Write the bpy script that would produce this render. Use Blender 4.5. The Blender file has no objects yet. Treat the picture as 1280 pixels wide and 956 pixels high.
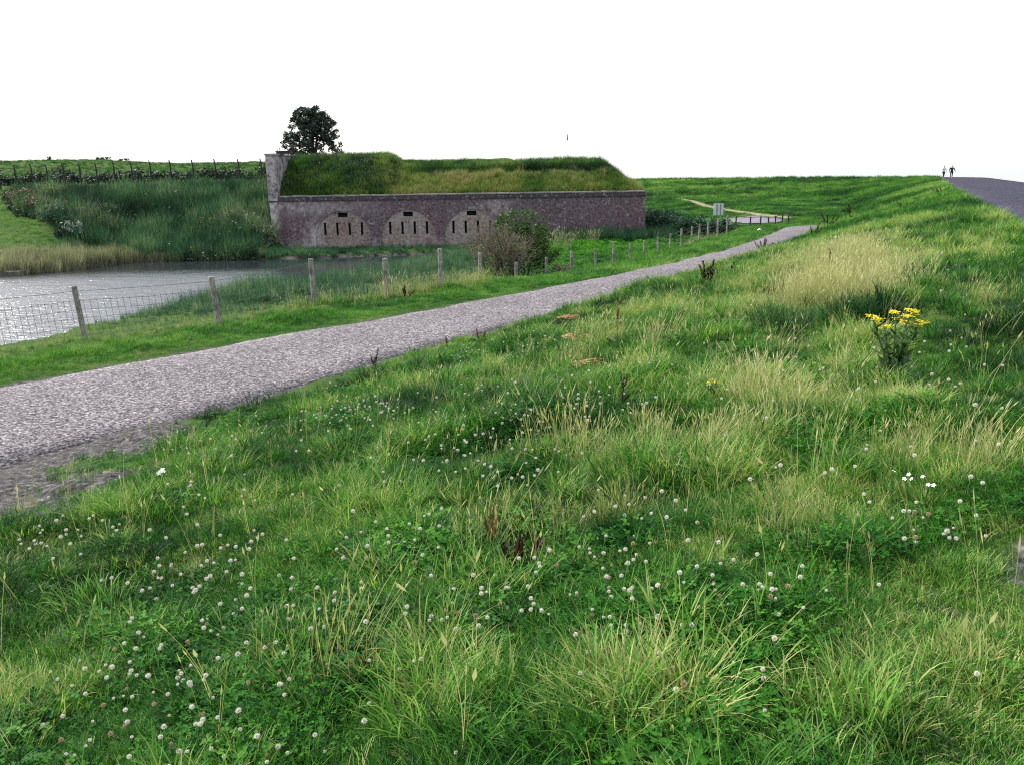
import bpy, bmesh, math, random
import numpy as np
from mathutils import Vector, Matrix

# ------------------------------------------------------------------ camera, sky, sun, exposure
scene = bpy.context.scene
COL = scene.collection
EYE = 3.4                                   # metres above the cycle path
_p, _r = math.radians(13.39), math.radians(0.87)
_fwd = Vector((0, math.cos(_p), -math.sin(_p)))
_up0 = Vector((0, math.sin(_p), math.cos(_p)))
_x0 = Vector((1, 0, 0))
_right = _x0*math.cos(_r) - _up0*math.sin(_r)
_up = _up0*math.cos(_r) + _x0*math.sin(_r)
cam = bpy.data.cameras.new('camera')
cam.sensor_fit = 'HORIZONTAL'; cam.sensor_width = 36.0
cam.lens = 36.0*1086.0/1280.0
cam.clip_start = 0.05; cam.clip_end = 20000
cam_o = bpy.data.objects.new('camera', cam); COL.objects.link(cam_o)
_m = Matrix((( _right.x, _up.x, -_fwd.x, 0), (_right.y, _up.y, -_fwd.y, 0), (_right.z, _up.z, -_fwd.z, EYE), (0, 0, 0, 1)))
cam_o.matrix_world = _m
scene.camera = cam_o

SUN_EL, SUN_AZ = math.radians(44), math.radians(-55)      # azimuth from +Y, towards +X
world = bpy.data.worlds.new('World'); scene.world = world; world.use_nodes = True
wn = world.node_tree; wn.nodes.clear()
sky = wn.nodes.new('ShaderNodeTexSky'); sky.sky_type = 'NISHITA'; sky.sun_disc = False
sky.sun_elevation = SUN_EL; sky.sun_rotation = SUN_AZ
sky.air_density = 1.0; sky.dust_density = 3.0
b1 = wn.nodes.new('ShaderNodeBackground'); b1.inputs['Strength'].default_value = 0.05
b2 = wn.nodes.new('ShaderNodeBackground'); b2.inputs['Strength'].default_value = 0.665   # even white cloud cover
b2.inputs['Color'].default_value = (0.985, 1.0, 0.975, 1)
ad = wn.nodes.new('ShaderNodeAddShader'); wo = wn.nodes.new('ShaderNodeOutputWorld')
wn.links.new(sky.outputs[0], b1.inputs['Color'])
wn.links.new(b1.outputs[0], ad.inputs[0]); wn.links.new(b2.outputs[0], ad.inputs[1])
wn.links.new(ad.outputs[0], wo.inputs['Surface'])
sun = bpy.data.lights.new('sun', 'SUN'); sun.energy = 5.0; sun.angle = math.radians(7); sun.color = (1.0, 0.95, 0.86)
sun_o = bpy.data.objects.new('sun', sun); COL.objects.link(sun_o)
_sd = Vector((math.sin(SUN_AZ)*math.cos(SUN_EL), math.cos(SUN_AZ)*math.cos(SUN_EL), math.sin(SUN_EL)))
sun_o.rotation_euler = _sd.to_track_quat('Z', 'Y').to_euler(); sun_o.location = _sd*60
scene.view_settings.view_transform = 'Standard'
scene.view_settings.look = 'None'
scene.view_settings.exposure = 0.62
scene.view_settings.gamma = 1.0
scene.view_settings.use_curve_mapping = False
scene.render.engine = 'CYCLES'
scene.cycles.use_denoising = False; scene.cycles.pixel_filter_type = 'BLACKMAN_HARRIS'; scene.cycles.filter_width = 1.15
scene.cycles.sample_clamp_indirect = 4.0
scene.cycles.max_bounces = 6; scene.cycles.transparent_max_bounces = 8
scene.cycles.diffuse_bounces = 3; scene.cycles.glossy_bounces = 2; scene.cycles.transmission_bounces = 4
# ------------------------------------------------------------------ the lie of the land (pure numbers)
RNG = np.random.default_rng(7)

def sstep(a, b, x):
    t = np.clip((np.asarray(x, float)-a)/(b-a), 0, 1)
    return t*t*(3-2*t)

def _hash(ix, iy, seed):
    h = (ix.astype(np.int64)*374761393 + iy.astype(np.int64)*668265263 + seed*1442695041) & 0xffffffff
    h = ((h ^ (h >> 13))*1274126177) & 0xffffffff
    return ((h ^ (h >> 16)) & 0xffff)/65535.0

def vnoise(x, y, seed=0):
    x = np.asarray(x, float); y = np.asarray(y, float)
    ix = np.floor(x); iy = np.floor(y); fx = x-ix; fy = y-iy
    fx = fx*fx*(3-2*fx); fy = fy*fy*(3-2*fy)
    a = _hash(ix, iy, seed); b = _hash(ix+1, iy, seed); c = _hash(ix, iy+1, seed); d = _hash(ix+1, iy+1, seed)
    return (a*(1-fx)+b*fx)*(1-fy) + (c*(1-fx)+d*fx)*fy

def fbm(x, y, seed=0, oct=3):
    s = 0; a = 1; t = 0
    for k in range(oct):
        s = s + a*vnoise(np.asarray(x)*2**k, np.asarray(y)*2**k, seed+k*17); t += a; a *= .5
    return s/t

# cycle path edges: x of the pond-side edge and of the dike-side edge at each y
_ye = np.arange(-80, 80.1, 0.5)
def _edge(pts):
    p = np.array(pts); ys, xs = p[:, 0], p[:, 1]
    v = np.interp(_ye, ys, xs)
    k = np.exp(-0.5*(np.arange(-8, 9)/4.0)**2); k /= k.sum()
    return np.convolve(np.pad(v, 8, mode='reflect', reflect_type='odd'), k, 'valid')
XL_T = _edge([(-80, -66.0), (0, -18.6), (14.9, -9.03), (16.5, -7.75), (18.2, -6.1), (20.9, -4.0), (23.2, -1.95), (26.2, .35), (29.8, 3.2), (35.3, 7.1), (42.4, 11.2), (50, 14.9), (57.6, 18.5), (62, 20.6), (80, 29)])
XR_T = _edge([(-80, -58.0), (0, -12.4), (10.3, -6.39), (12.2, -5.0), (14.6, -3.45), (17.2, -1.9), (20.2, .1), (25.4, 3.35), (30.2, 6.3), (35.7, 9.6), (42, 13.2), (51.2, 17.6), (57.6, 20.9), (62, 23.1), (80, 33)])
def xl(y): return np.interp(y, _ye, XL_T)
def xr(y): return np.interp(y, _ye, XR_T)
def pathz(y): return -0.9*sstep(54, 70, y)

CREST = np.array([(-44, -100), (2.75, 0), (12.7, 21.6), (28.1, 55), (65, 135), (67.5, 143), (65, 158), (57, 177), (44, 195), (25, 213), (0, 228), (-40, 243), (-400, 330), (-3000, 900)], float)
FOOT = np.array([(-68.5, -100), (xr(-20.), -20), (xr(0.), 0), (xr(10.), 10), (xr(20.), 20), (xr(30.), 30), (xr(40.), 40), (xr(50.), 50), (xr(56.), 56), (24.6, 61), (25.0, 66), (30.5, 84), (42, 108), (46, 128), (40, 146), (26, 164), (8, 176), (-40, 196), (-400, 290), (-3000, 860)], float)
POND = np.array([(-75, 5), (-40, 9), (-21.5, 19.5), (-16.0, 27), (-13.6, 35), (-9.2, 45.5), (-6.5, 53), (-4.2, 58), (-2.5, 61.5), (-5, 62.6), (-11, 61.3), (-16.4, 60.3), (-26.2, 60), (-27.5, 55.5), (-29.5, 53.2), (-31.5, 52.3), (-60, 50), (-110, 48), (-120, 20)], float)
CREST_H = 2.05

def polydist(x, y, P, closed=False):
    """distance to polyline P and the side (+ = right of its direction)"""
    x = np.asarray(x, float); y = np.asarray(y, float)
    best = np.full(x.shape, 1e18); side = np.zeros(x.shape)
    n = len(P)
    for i in range(n if closed else n-1):
        ax, ay = P[i]; bx, by = P[(i+1) % n]
        dx, dy = bx-ax, by-ay; L2 = dx*dx+dy*dy
        t = np.clip(((x-ax)*dx+(y-ay)*dy)/L2, 0, 1)
        ex, ey = x-(ax+t*dx), y-(ay+t*dy)
        d = ex*ex+ey*ey
        m = d < best
        best = np.where(m, d, best)
        side = np.where(m, np.sign((x-ax)*dy-(y-ay)*dx), side)
    return np.sqrt(best), side

def inside(x, y, P):
    x = np.asarray(x, float); y = np.asarray(y, float)
    c = np.zeros(x.shape, bool); n = len(P); j = n-1
    for i in range(n):
        xi, yi = P[i]; xj, yj = P[j]
        if yi != yj:
            c ^= ((yi > y) != (yj > y)) & (x < (xj-xi)*(y-yi)/(yj-yi)+xi)
        j = i
    return c

def _ramp(eL, y):
    k = sstep(24, 34, y)
    t = np.clip((eL-(3.4-1.7*k))/(6.4-2.6*k), 0, 1)
    return t*t*(3-2*t)

def land(x, y, bumps=True):
    x = np.asarray(x, float); y = np.asarray(y, float)
    x, y = np.broadcast_arrays(x, y)
    dF, sF = polydist(x, y, FOOT); dC, sC = polydist(x, y, CREST)
    fs = dF*sF; cs = dC*sC
    eL = (xl(y)-x)*.84; pz = pathz(y)
    # pond side and field
    field = np.where(y > 10, -1.75 + .40*sstep(-6, 4, x), -1.2)
    field = field*sstep(20, 50, y) + (-1.0)*(1-sstep(20, 50, y))
    g = pz - .10*sstep(0, 2, eL) + (field-pz+.10)*_ramp(eL, y)
    # the old rampart left of the fort
    prof = np.interp(y, [0, 50, 60.3, 62, 75.0, 80, 86, 108, 160, 400], [-2.2, -2.2, -2.0, -1.6, 2.9, 3.25, 3.6, 5.35, 5.2, 3])
    prof = prof + .62*sstep(-38, -54, x)*sstep(80, 108, y)
    lawn = np.interp(y, [0, 51, 58, 78, 108, 160, 400], [-2.3, -2.0, -0.4, 3.0, 5.9, 5.6, 3])
    prof = prof + (lawn-prof)*sstep(-26, -32, x)*sstep(80, 70, y)
    hm = np.maximum(sstep(-16.6, -18.4, x), sstep(69, 74, y)*sstep(6, 0, x))*sstep(44, 56, y)
    g = g + (prof-g)*hm
    # the dike
    t = np.clip(fs/(fs+np.maximum(-cs, 0)+1e-6), 0, 1)
    dk = pz + (CREST_H-pz)*(1-(1-t)**1.25)
    z = np.where(fs > 0, dk, np.where(x < xl(y), g, np.where(y > 66, np.minimum(g, pz), pz)))
    z = np.where(cs > 0, CREST_H, z)
    z = np.where(cs > 6.7, CREST_H-(cs-6.7)/2.2, z)
    z = np.maximum(z, -6)
    # under the sealed surfaces
    onp = sstep(.9, .2, np.maximum(eL, (x-xr(y))*.84))*sstep(76, 70, y)
    z = z - .055*onp
    z = z - .08*sstep(-.5, 0, cs)*sstep(6.9, 6.7, cs)
    # pond
    dP, _ = polydist(x, y, POND, True); ins = inside(x, y, POND)
    z = np.where(ins, np.maximum(-2-.35*dP, -3.6), np.minimum(z, -2.0+.02+.42*dP + np.where(hm > .3, 3, 0)*sstep(2, 6, dP)))
    if bumps:
        off = (1-onp)*sstep(.2, -.6, cs)*np.where(ins, 0, 1)
        r = np.hypot(x, y)
        z = z + off*sstep(0, 1.2, np.maximum(-eL, 0)*0+np.where(fs > 0, fs, 1.0))*(
            (fbm(x*.55, y*.55, 3)-.5)*.34*sstep(2, 6, r) + (fbm(x*1.7, y*1.7, 5)-.5)*.20*sstep(1.5, 3, r))
    return z
# ------------------------------------------------------------------ materials
def nt(name):
    m = bpy.data.materials.new(name); m.use_nodes = True
    t = m.node_tree; t.nodes.clear()
    out = t.nodes.new('ShaderNodeOutputMaterial')
    return m, t, out

def N(t, kind, **kw):
    n = t.nodes.new('ShaderNode'+kind)
    for k, v in kw.items():
        if hasattr(n, k) and not k[0].isupper(): setattr(n, k, v)
        else: n.inputs[k.replace('_', ' ')].default_value = v
    return n

def ramp(t, src, stops, interp='LINEAR'):
    r = t.nodes.new('ShaderNodeValToRGB'); r.color_ramp.interpolation = interp
    e = r.color_ramp.elements
    while len(e) < len(stops): e.new(0.5)
    for k, (p, c) in enumerate(stops):
        e[k].position = p; e[k].color = tuple(c)+(1,) if len(c) == 3 else c
    if src is not None: t.links.new(src, r.inputs[0])
    return r

def mixc(t, fac, a, b, mode='MIX'):
    m = t.nodes.new('ShaderNodeMix'); m.data_type = 'RGBA'; m.blend_type = mode
    for i, v in ((0, fac), (6, a), (7, b)):
        if hasattr(v, 'is_output'): t.links.new(v, m.inputs[i])
        elif isinstance(v, (int, float)): m.inputs[i].default_value = v
        else: m.inputs[i].default_value = tuple(v)+(1,)
    return m.outputs[2]

def noise(t, vec, scale, detail=3, rough=.55):
    n = t.nodes.new('ShaderNodeTexNoise'); n.inputs['Scale'].default_value = scale
    n.inputs['Detail'].default_value = detail; n.inputs['Roughness'].default_value = rough
    if vec is not None: t.links.new(vec, n.inputs['Vector'])
    return n.outputs['Fac']

def geo(t): return t.nodes.new('ShaderNodeNewGeometry').outputs['Position']
def objc(t): return t.nodes.new('ShaderNodeTexCoord').outputs['Object']

def bsdf(t, out, col, rough=.8, spec=.3, bump=None, bstr=.4, bdist=.02, metal=0):
    b = t.nodes.new('ShaderNodeBsdfPrincipled')
    if hasattr(col, 'is_output'): t.links.new(col, b.inputs['Base Color'])
    else: b.inputs['Base Color'].default_value = tuple(col)+(1,)
    b.inputs['Roughness'].default_value = rough; b.inputs['Specular IOR Level'].default_value = spec
    b.inputs['Metallic'].default_value = metal
    if bump is not None:
        bn = t.nodes.new('ShaderNodeBump'); bn.inputs['Strength'].default_value = bstr; bn.inputs['Distance'].default_value = bdist
        t.links.new(bump, bn.inputs['Height']); t.links.new(bn.outputs[0], b.inputs['Normal'])
    t.links.new(b.outputs[0], out.inputs['Surface'])
    return b

def mat_simple(name, a, b, scale=6.0, rough=.8, spec=.3, bstr=.4, bdist=.02, metal=0):
    m, t, o = nt(name)
    n = noise(t, objc(t), scale, 4)
    r = ramp(t, n, [(.3, a), (.7, b)])
    bsdf(t, o, r.outputs[0], rough, spec, n, bstr, bdist, metal)
    return m

def mat_leaf(name, stops, trans=.4, patch=None, spec=.25, patch_scale=.35):
    """thin foliage; colour runs along the ramp with the scattered point's own tint plus a little chance"""
    m, t, o = nt(name)
    at = t.nodes.new('ShaderNodeAttribute'); at.attribute_type = 'INSTANCER'; at.attribute_name = 'tint'
    oi = t.nodes.new('ShaderNodeObjectInfo')
    lf = t.nodes.new('ShaderNodeAttribute'); lf.attribute_name = 'leaf'
    a = t.nodes.new('ShaderNodeMath'); a.operation = 'MULTIPLY_ADD'; a.inputs[1].default_value = .46; a.inputs[2].default_value = -.23
    t.links.new(lf.outputs['Fac'], a.inputs[0])
    s = t.nodes.new('ShaderNodeMath'); s.operation = 'ADD'
    t.links.new(at.outputs['Fac'], s.inputs[0]); t.links.new(a.outputs[0], s.inputs[1])
    r = ramp(t, s.outputs[0], stops)
    d = t.nodes.new('ShaderNodeBsdfPrincipled'); d.inputs['Roughness'].default_value = .5
    d.inputs['Specular IOR Level'].default_value = spec
    tr = t.nodes.new('ShaderNodeBsdfTranslucent')
    t.links.new(r.outputs[0], d.inputs['Base Color'])
    t.links.new(mixc(t, 1.0, r.outputs[0], (1.0, 1.18, .72), 'MULTIPLY'), tr.inputs['Color'])
    mx = t.nodes.new('ShaderNodeMixShader'); mx.inputs[0].default_value = trans
    t.links.new(d.outputs[0], mx.inputs[1]); t.links.new(tr.outputs[0], mx.inputs[2])
    t.links.new(mx.outputs[0], o.inputs['Surface'])
    return m

def mat_leaf_own(name, a, b, trans=.3, scale=3.0, spec=.2):
    """foliage of a single plant: colour varies leaf by leaf"""
    m, t, o = nt(name)
    lf = t.nodes.new('ShaderNodeAttribute'); lf.attribute_name = 'leaf'
    r = ramp(t, lf.outputs['Fac'], [(.05, a), (.95, b)])
    d = t.nodes.new('ShaderNodeBsdfPrincipled'); d.inputs['Roughness'].default_value = .55
    d.inputs['Specular IOR Level'].default_value = spec
    tr = t.nodes.new('ShaderNodeBsdfTranslucent')
    t.links.new(r.outputs[0], d.inputs['Base Color']); t.links.new(r.outputs[0], tr.inputs['Color'])
    mx = t.nodes.new('ShaderNodeMixShader'); mx.inputs[0].default_value = trans
    t.links.new(d.outputs[0], mx.inputs[1]); t.links.new(tr.outputs[0], mx.inputs[2])
    t.links.new(mx.outputs[0], o.inputs['Surface'])
    return m

M = {}
# grass of the meadow and dike
M['grass'] = mat_leaf('grass_blades', [(0.0, (.005, .022, .008)), (.28, (.014, .062, .012)), (.52, (.036, .145, .019)), (.78, (.125, .295, .038)), (1.0, (.38, .38, .16))], .36, spec=.16)
M['straw'] = mat_leaf('straw_stems', [(0.0, (.18, .22, .07)), (.5, (.36, .36, .16)), (1.0, (.52, .47, .28))], .3)
M['clover'] = mat_leaf('clover_leaves', [(0.0, (.006, .035, .008)), (.5, (.022, .115, .014)), (1.0, (.09, .25, .030))], .34, spec=.06)
M['reed'] = mat_leaf('reed_leaves', [(0.0, (.012, .04, .028)), (.4, (.035, .10, .055)), (.7, (.09, .19, .10)), (1.0, (.32, .31, .20))], .3)
M['scrub'] = mat_leaf('scrub_leaves', [(0.0, (.007, .016, .013)), (.35, (.020, .046, .027)), (.65, (.065, .11, .055)), (.9, (.17, .22, .14)), (1.0, (.26, .29, .21))], .22)
M['pale_reed'] = mat_leaf('pale_reed_leaves', [(0.0, (.10, .10, .06)), (.5, (.24, .24, .15)), (1.0, (.42, .40, .28))], .25)
M['tuft'] = mat_leaf_own('tuft_blades', (.06, .22, .025), (.24, .42, .08), .42)
M['rush'] = mat_leaf_own('rush_blades', (.012, .05, .018), (.05, .13, .035), .3)
M['roof_grass'] = mat_leaf('roof_grass_blades', [(0.0, (.010, .034, .014)), (.35, (.044, .115, .026)), (.6, (.13, .205, .040)), (.8, (.27, .28, .10)), (1.0, (.34, .26, .15))], .25)
M['tree_leaf'] = mat_leaf_own('tree_leaves', (.014, .024, .022), (.055, .08, .062), .12)
M['bush_leaf'] = mat_leaf_own('bush_leaves', (.02, .055, .015), (.07, .14, .03), .25)
M['blue_leaf'] = mat_leaf_own('dark_shrub_leaves', (.012, .04, .028), (.04, .09, .055), .2)
M['hedge_leaf'] = mat_leaf_own('hedge_leaves', (.008, .016, .018), (.03, .045, .036), .15)
M['pale_leaf'] = mat_leaf_own('silvery_leaves', (.10, .15, .13), (.40, .46, .43), .2)
M['brown_twig'] = mat_leaf_own('brown_twigs', (.10, .08, .068), (.30, .25, .20), .0)
M['brown_leaf'] = mat_leaf_own('browned_leaves', (.06, .05, .03), (.17, .15, .09), .2)
M['dock'] = mat_leaf_own('dock_seed', (.016, .008, .009), (.06, .026, .018), .05)
M['dock_brown'] = mat_leaf_own('dock_seed_rusty', (.10, .045, .018), (.26, .14, .055), .05)
M['dock_leaf'] = mat_leaf_own('dock_leaf', (.02, .07, .02), (.08, .14, .035), .25)
M['stem'] = mat_simple('green_stem', (.05, .12, .03), (.11, .20, .06), 30)
M['petal'] = mat_leaf_own('clover_petals', (.62, .59, .52), (.88, .86, .81), .25)
M['petal_old'] = mat_leaf_own('withered_petals', (.26, .17, .09), (.52, .40, .27), .15)
M['yellow'] = mat_leaf_own('ragwort_petals', (.66, .52, .012), (.86, .76, .03), .2)
M['white'] = mat_simple('white_petals', (.78, .80, .80), (.86, .88, .88), 30)

def mat_ground():
    m, t, o = nt('ground')
    p = geo(t)
    n1 = noise(t, p, .16, 4); n2 = noise(t, p, 1.3, 5, .65); n3 = noise(t, p, 9.0, 3, .7)
    c = ramp(t, n1, [(.30, (.018, .052, .010)), (.5, (.040, .085, .014)), (.7, (.075, .11, .024))]).outputs[0]
    c2 = ramp(t, n2, [(.30, (.012, .036, .010)), (.52, (.048, .092, .016)), (.72, (.12, .14, .045))]).outputs[0]
    c = mixc(t, .55, c, c2)
    c = mixc(t, ramp(t, n3, [(.35, (0, 0, 0)), (.65, (1, 1, 1))]).outputs[0], mixc(t, .6, c, (.02, .045, .012)), c)
    a = t.nodes.new('ShaderNodeAttribute'); a.attribute_name = 'soil'
    s1 = noise(t, p, 3.2, 5, .7)
    sm = t.nodes.new('ShaderNodeMath'); sm.operation = 'ADD'
    t.links.new(a.outputs['Fac'], sm.inputs[0])
    s2 = t.nodes.new('ShaderNodeMath'); s2.operation = 'MULTIPLY_ADD'; s2.inputs[1].default_value = .9; s2.inputs[2].default_value = -.45
    t.links.new(s1, s2.inputs[0]); t.links.new(s2.outputs[0], sm.inputs[1])
    soilmask = ramp(t, sm.outputs[0], [(.40, (0, 0, 0)), (.62, (1, 1, 1))]).outputs[0]
    soil = ramp(t, noise(t, p, 14, 6, .75), [(.36, (.014, .013, .015)), (.5, (.055, .052, .056)), (.58, (.10, .096, .10)), (.70, (.26, .25, .25))]).outputs[0]
    c = mixc(t, soilmask, c, soil)
    f = t.nodes.new('ShaderNodeAttribute'); f.attribute_name = 'farm'
    fc = ramp(t, noise(t, p, .9, 5, .7), [(.3, (.012, .045, .014)), (.5, (.028, .09, .018)), (.72, (.06, .14, .03))]).outputs[0]
    c = mixc(t, f.outputs['Fac'], c, fc)
    bsdf(t, o, c, .9, .04, n3, .7, .06)
    return m
M['ground'] = mat_ground()

def mat_gravel(name, stops, big, scale=34.0, rough=.92):
    """chip-sealed surface: a mosaic of light and dark stone chips"""
    m, t, o = nt(name)
    p = geo(t)
    v = t.nodes.new('ShaderNodeTexVoronoi'); v.inputs['Scale'].default_value = scale
    t.links.new(p, v.inputs['Vector'])
    sep = t.nodes.new('ShaderNodeSeparateColor'); t.links.new(v.outputs['Color'], sep.inputs[0])
    c = ramp(t, sep.outputs[0], stops).outputs[0]
    v2 = t.nodes.new('ShaderNodeTexVoronoi'); v2.inputs['Scale'].default_value = scale*.5
    t.links.new(p, v2.inputs['Vector'])
    sp2 = t.nodes.new('ShaderNodeSeparateColor'); t.links.new(v2.outputs['Color'], sp2.inputs[0])
    c = mixc(t, .35, c, ramp(t, sp2.outputs[0], stops).outputs[0])
    w = noise(t, p, .35, 5, .6)
    c = mixc(t, 1.0, c, ramp(t, w, [(.25, big[0]), (.75, big[1])]).outputs[0], 'MULTIPLY')
    bsdf(t, o, c, rough, .08, v.outputs['Distance'], .25, .006)
    return m
M['path'] = mat_gravel('path_chippings', [(0, (.017, .015, .018)), (.30, (.060, .056, .064)), (.6, (.136, .127, .142)), (.85, (.285, .268, .288)), (1, (.56, .53, .56))], ((.66, .66, .69), (1.0, .985, .995)), 46)
M['asphalt'] = mat_gravel('crest_asphalt', [(0, (.008, .008, .016)), (.5, (.025, .025, .042)), (.85, (.052, .051, .078)), (1, (.11, .108, .15))], ((.8, .8, .85), (1.15, 1.12, 1.15)), 16)
M['yard'] = mat_gravel('yard_gravel', [(0, (.08, .075, .10)), (.5, (.15, .138, .175)), (1, (.26, .24, .28))], ((.85, .85, .88), (1.1, 1.08, 1.08)), 6)
M['track'] = mat_simple('dry_track', (.08, .09, .035), (.20, .18, .10), 1.5)

def mat_water(name, col, scale, bstr, rough):
    m, t, o = nt(name)
    p = geo(t)
    mp = t.nodes.new('ShaderNodeMapping'); mp.inputs['Scale'].default_value = (1.0, 2.2, 1); mp.inputs['Rotation'].default_value = (0, 0, .35)
    t.links.new(p, mp.inputs['Vector'])
    n1 = noise(t, mp.outputs[0], scale, 4, .6)
    n2 = noise(t, mp.outputs[0], scale*.22, 2)
    ad = t.nodes.new('ShaderNodeMath'); ad.operation = 'ADD'
    t.links.new(n1, ad.inputs[0]); t.links.new(n2, ad.inputs[1])
    if name == 'pond_water':     # calmer in the lee of the fort and its bank
        s = t.nodes.new('ShaderNodeSeparateXYZ'); t.links.new(p, s.inputs[0])
        a = t.nodes.new('ShaderNodeMapRange'); a.interpolation_type = 'SMOOTHSTEP'; t.links.new(s.outputs[1], a.inputs[0]); a.inputs[1].default_value = 48; a.inputs[2].default_value = 57; a.inputs[3].default_value = 1; a.inputs[4].default_value = .05
        c_ = t.nodes.new('ShaderNodeMapRange'); c_.interpolation_type = 'SMOOTHSTEP'; t.links.new(s.outputs[0], c_.inputs[0]); c_.inputs[1].default_value = -17; c_.inputs[2].default_value = -9; c_.inputs[3].default_value = 1; c_.inputs[4].default_value = .08
        mm = t.nodes.new('ShaderNodeMath'); mm.operation = 'MULTIPLY'; t.links.new(a.outputs[0], mm.inputs[0]); t.links.new(c_.outputs[0], mm.inputs[1])
        m2 = t.nodes.new('ShaderNodeMath'); m2.operation = 'MULTIPLY'; t.links.new(mm.outputs[0], m2.inputs[0]); t.links.new(ad.outputs[0], m2.inputs[1]); ad = m2
    b = bsdf(t, o, col, rough, .5, ad.outputs[0], bstr, .16); b.inputs['IOR'].default_value = 2.3
    if name == 'pond_water':
        b.inputs['Specular Tint'].default_value = (.86, .89, 1.0, 1)
        rr = t.nodes.new('ShaderNodeMath'); rr.operation = 'MULTIPLY_ADD'; rr.inputs[1].default_value = .22; rr.inputs[2].default_value = .03
        t.links.new(mm.outputs[0], rr.inputs[0]); t.links.new(rr.outputs[0], b.inputs['Roughness'])
    return m
def mat_wood():
    m, t, o = nt('weathered_post')
    p = geo(t)
    mp = t.nodes.new('ShaderNodeMapping'); mp.inputs['Scale'].default_value = (1, 1, .12); t.links.new(p, mp.inputs['Vector'])
    g = noise(t, mp.outputs[0], 45, 4, .7); s = noise(t, p, 3.5, 4, .6)
    c = ramp(t, g, [(.3, (.10, .09, .088)), (.5, (.25, .235, .225)), (.7, (.46, .44, .42))]).outputs[0]
    c = mixc(t, ramp(t, s, [(.45, (0, 0, 0)), (.62, (.8, .8, .8))]).outputs[0], c, (.085, .085, .078))
    bsdf(t, o, c, .9, .15, g, .8, .012)
    return m
M['pond'] = mat_water('pond_water', (.022, .026, .034), 1.5, .70, .24)
M['sea'] = mat_water('sea_water', (.14, .16, .18), .6, .02, .15)

def mat_brick(name, b1, b2, mort, pale=.5, red=(.15, .075, .07), lo=-2.0, hi=2.0):
    m, t, o = nt(name)
    p = geo(t)
    s = t.nodes.new('ShaderNodeSeparateXYZ'); t.links.new(p, s.inputs[0])
    ax = t.nodes.new('ShaderNodeMath'); ax.operation = 'ADD'
    t.links.new(s.outputs[0], ax.inputs[0]); t.links.new(s.outputs[1], ax.inputs[1])
    cb = t.nodes.new('ShaderNodeCombineXYZ'); t.links.new(ax.outputs[0], cb.inputs[0]); t.links.new(s.outputs[2], cb.inputs[1])
    br = t.nodes.new('ShaderNodeTexBrick'); t.links.new(cb.outputs[0], br.inputs['Vector'])
    br.inputs['Color1'].default_value = b1+(1,); br.inputs['Color2'].default_value = b2+(1,); br.inputs['Mortar'].default_value = mort+(1,)
    br.inputs['Scale'].default_value = 1; br.inputs['Brick Width'].default_value = .23; br.inputs['Row Height'].default_value = .075
    br.inputs['Mortar Size'].default_value = .012; br.inputs['Bias'].default_value = -.1
    c = br.outputs['Color']
    n1 = noise(t, p, .45, 5, .65)
    c = mixc(t, ramp(t, n1, [(.4, (0, 0, 0)), (.65, (.75, .75, .75))]).outputs[0], c, red)
    n2 = noise(t, p, 3.2, 6, .75)
    c = mixc(t, ramp(t, n2, [(.35, (0, 0, 0)), (.62, (.8, .8, .8))]).outputs[0], mixc(t, .25, c, (.035, .03, .038)), c)
    # lime bloom and lichen in ragged patches, mostly low down and near the left end
    n3 = noise(t, p, 1.1, 7, .72)
    c = mixc(t, ramp(t, n3, [(.60, (0, 0, 0)), (.70, (pale, pale, pale))]).outputs[0], c, (.42, .39, .40))
    n4 = noise(t, p, 4.6, 4, .75)
    c = mixc(t, ramp(t, n4, [(.57, (0, 0, 0)), (.66, (.8, .8, .8))]).outputs[0], c, (.40, .34, .36))
    n6 = noise(t, cb.outputs[0], 5.5, 4, .8)
    c = mixc(t, ramp(t, n6, [(.40, (.75, .75, .75)), (.49, (0, 0, 0))]).outputs[0], c, (.022, .018, .024))
    at = t.nodes.new('ShaderNodeAttribute'); at.attribute_name = 'lime'
    ml = t.nodes.new('ShaderNodeMath'); ml.operation = 'MULTIPLY'
    t.links.new(at.outputs['Fac'], ml.inputs[0]); t.links.new(ramp(t, noise(t, p, 2.3, 6, .75), [(.38, (0, 0, 0)), (.56, (1, 1, 1))]).outputs[0], ml.inputs[1])
    c = mixc(t, ml.outputs[0], c, (.60, .57, .60))
    mv = t.nodes.new('ShaderNodeMapping'); mv.inputs['Scale'].default_value = (1.6, 1.6, .22); t.links.new(p, mv.inputs['Vector'])
    n5 = noise(t, mv.outputs[0], 1.4, 5, .7)        # rain streaks down the face
    c = mixc(t, ramp(t, n5, [(.48, (0, 0, 0)), (.66, (.45, .45, .45))]).outputs[0], c, mixc(t, .6, c, (.03, .027, .032)))
    bsdf(t, o, c, .92, .10, br.outputs['Fac'], -.6, .015)
    return m
M['brick'] = mat_brick('weathered_brick', (.150, .108, .135), (.085, .062, .082), (.20, .175, .20), .5, (.165, .095, .115))
M['brick_arch'] = mat_brick('arch_brick', (.40, .32, .31), (.14, .112, .115), (.36, .33, .335), .6, (.24, .16, .14))
M['brick_band'] = mat_brick('cornice_brick', (.085, .07, .085), (.055, .045, .058), (.11, .10, .115), .4, (.09, .065, .075))
M['coping'] = mat_simple('coping_stone', (.15, .14, .145), (.34, .32, .32), 2.0, .9)
M['dark'] = mat_simple('painted_recess_shade', (.006, .006, .008), (.012, .012, .014), 2.0, .95, .05)  # shade inside the slits and vents, put into the colour
M['earth'] = mat_simple('mound_soil', (.02, .03, .010), (.07, .075, .03), 1.2, .95, .1)
M['concrete'] = mat_simple('concrete', (.34, .34, .38), (.48, .48, .52), 1.5, .85)
M['wood'] = mat_wood()
M['post_dark'] = mat_simple('dark_post', (.02, .02, .025), (.05, .05, .055), 5.0, .8)
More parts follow.
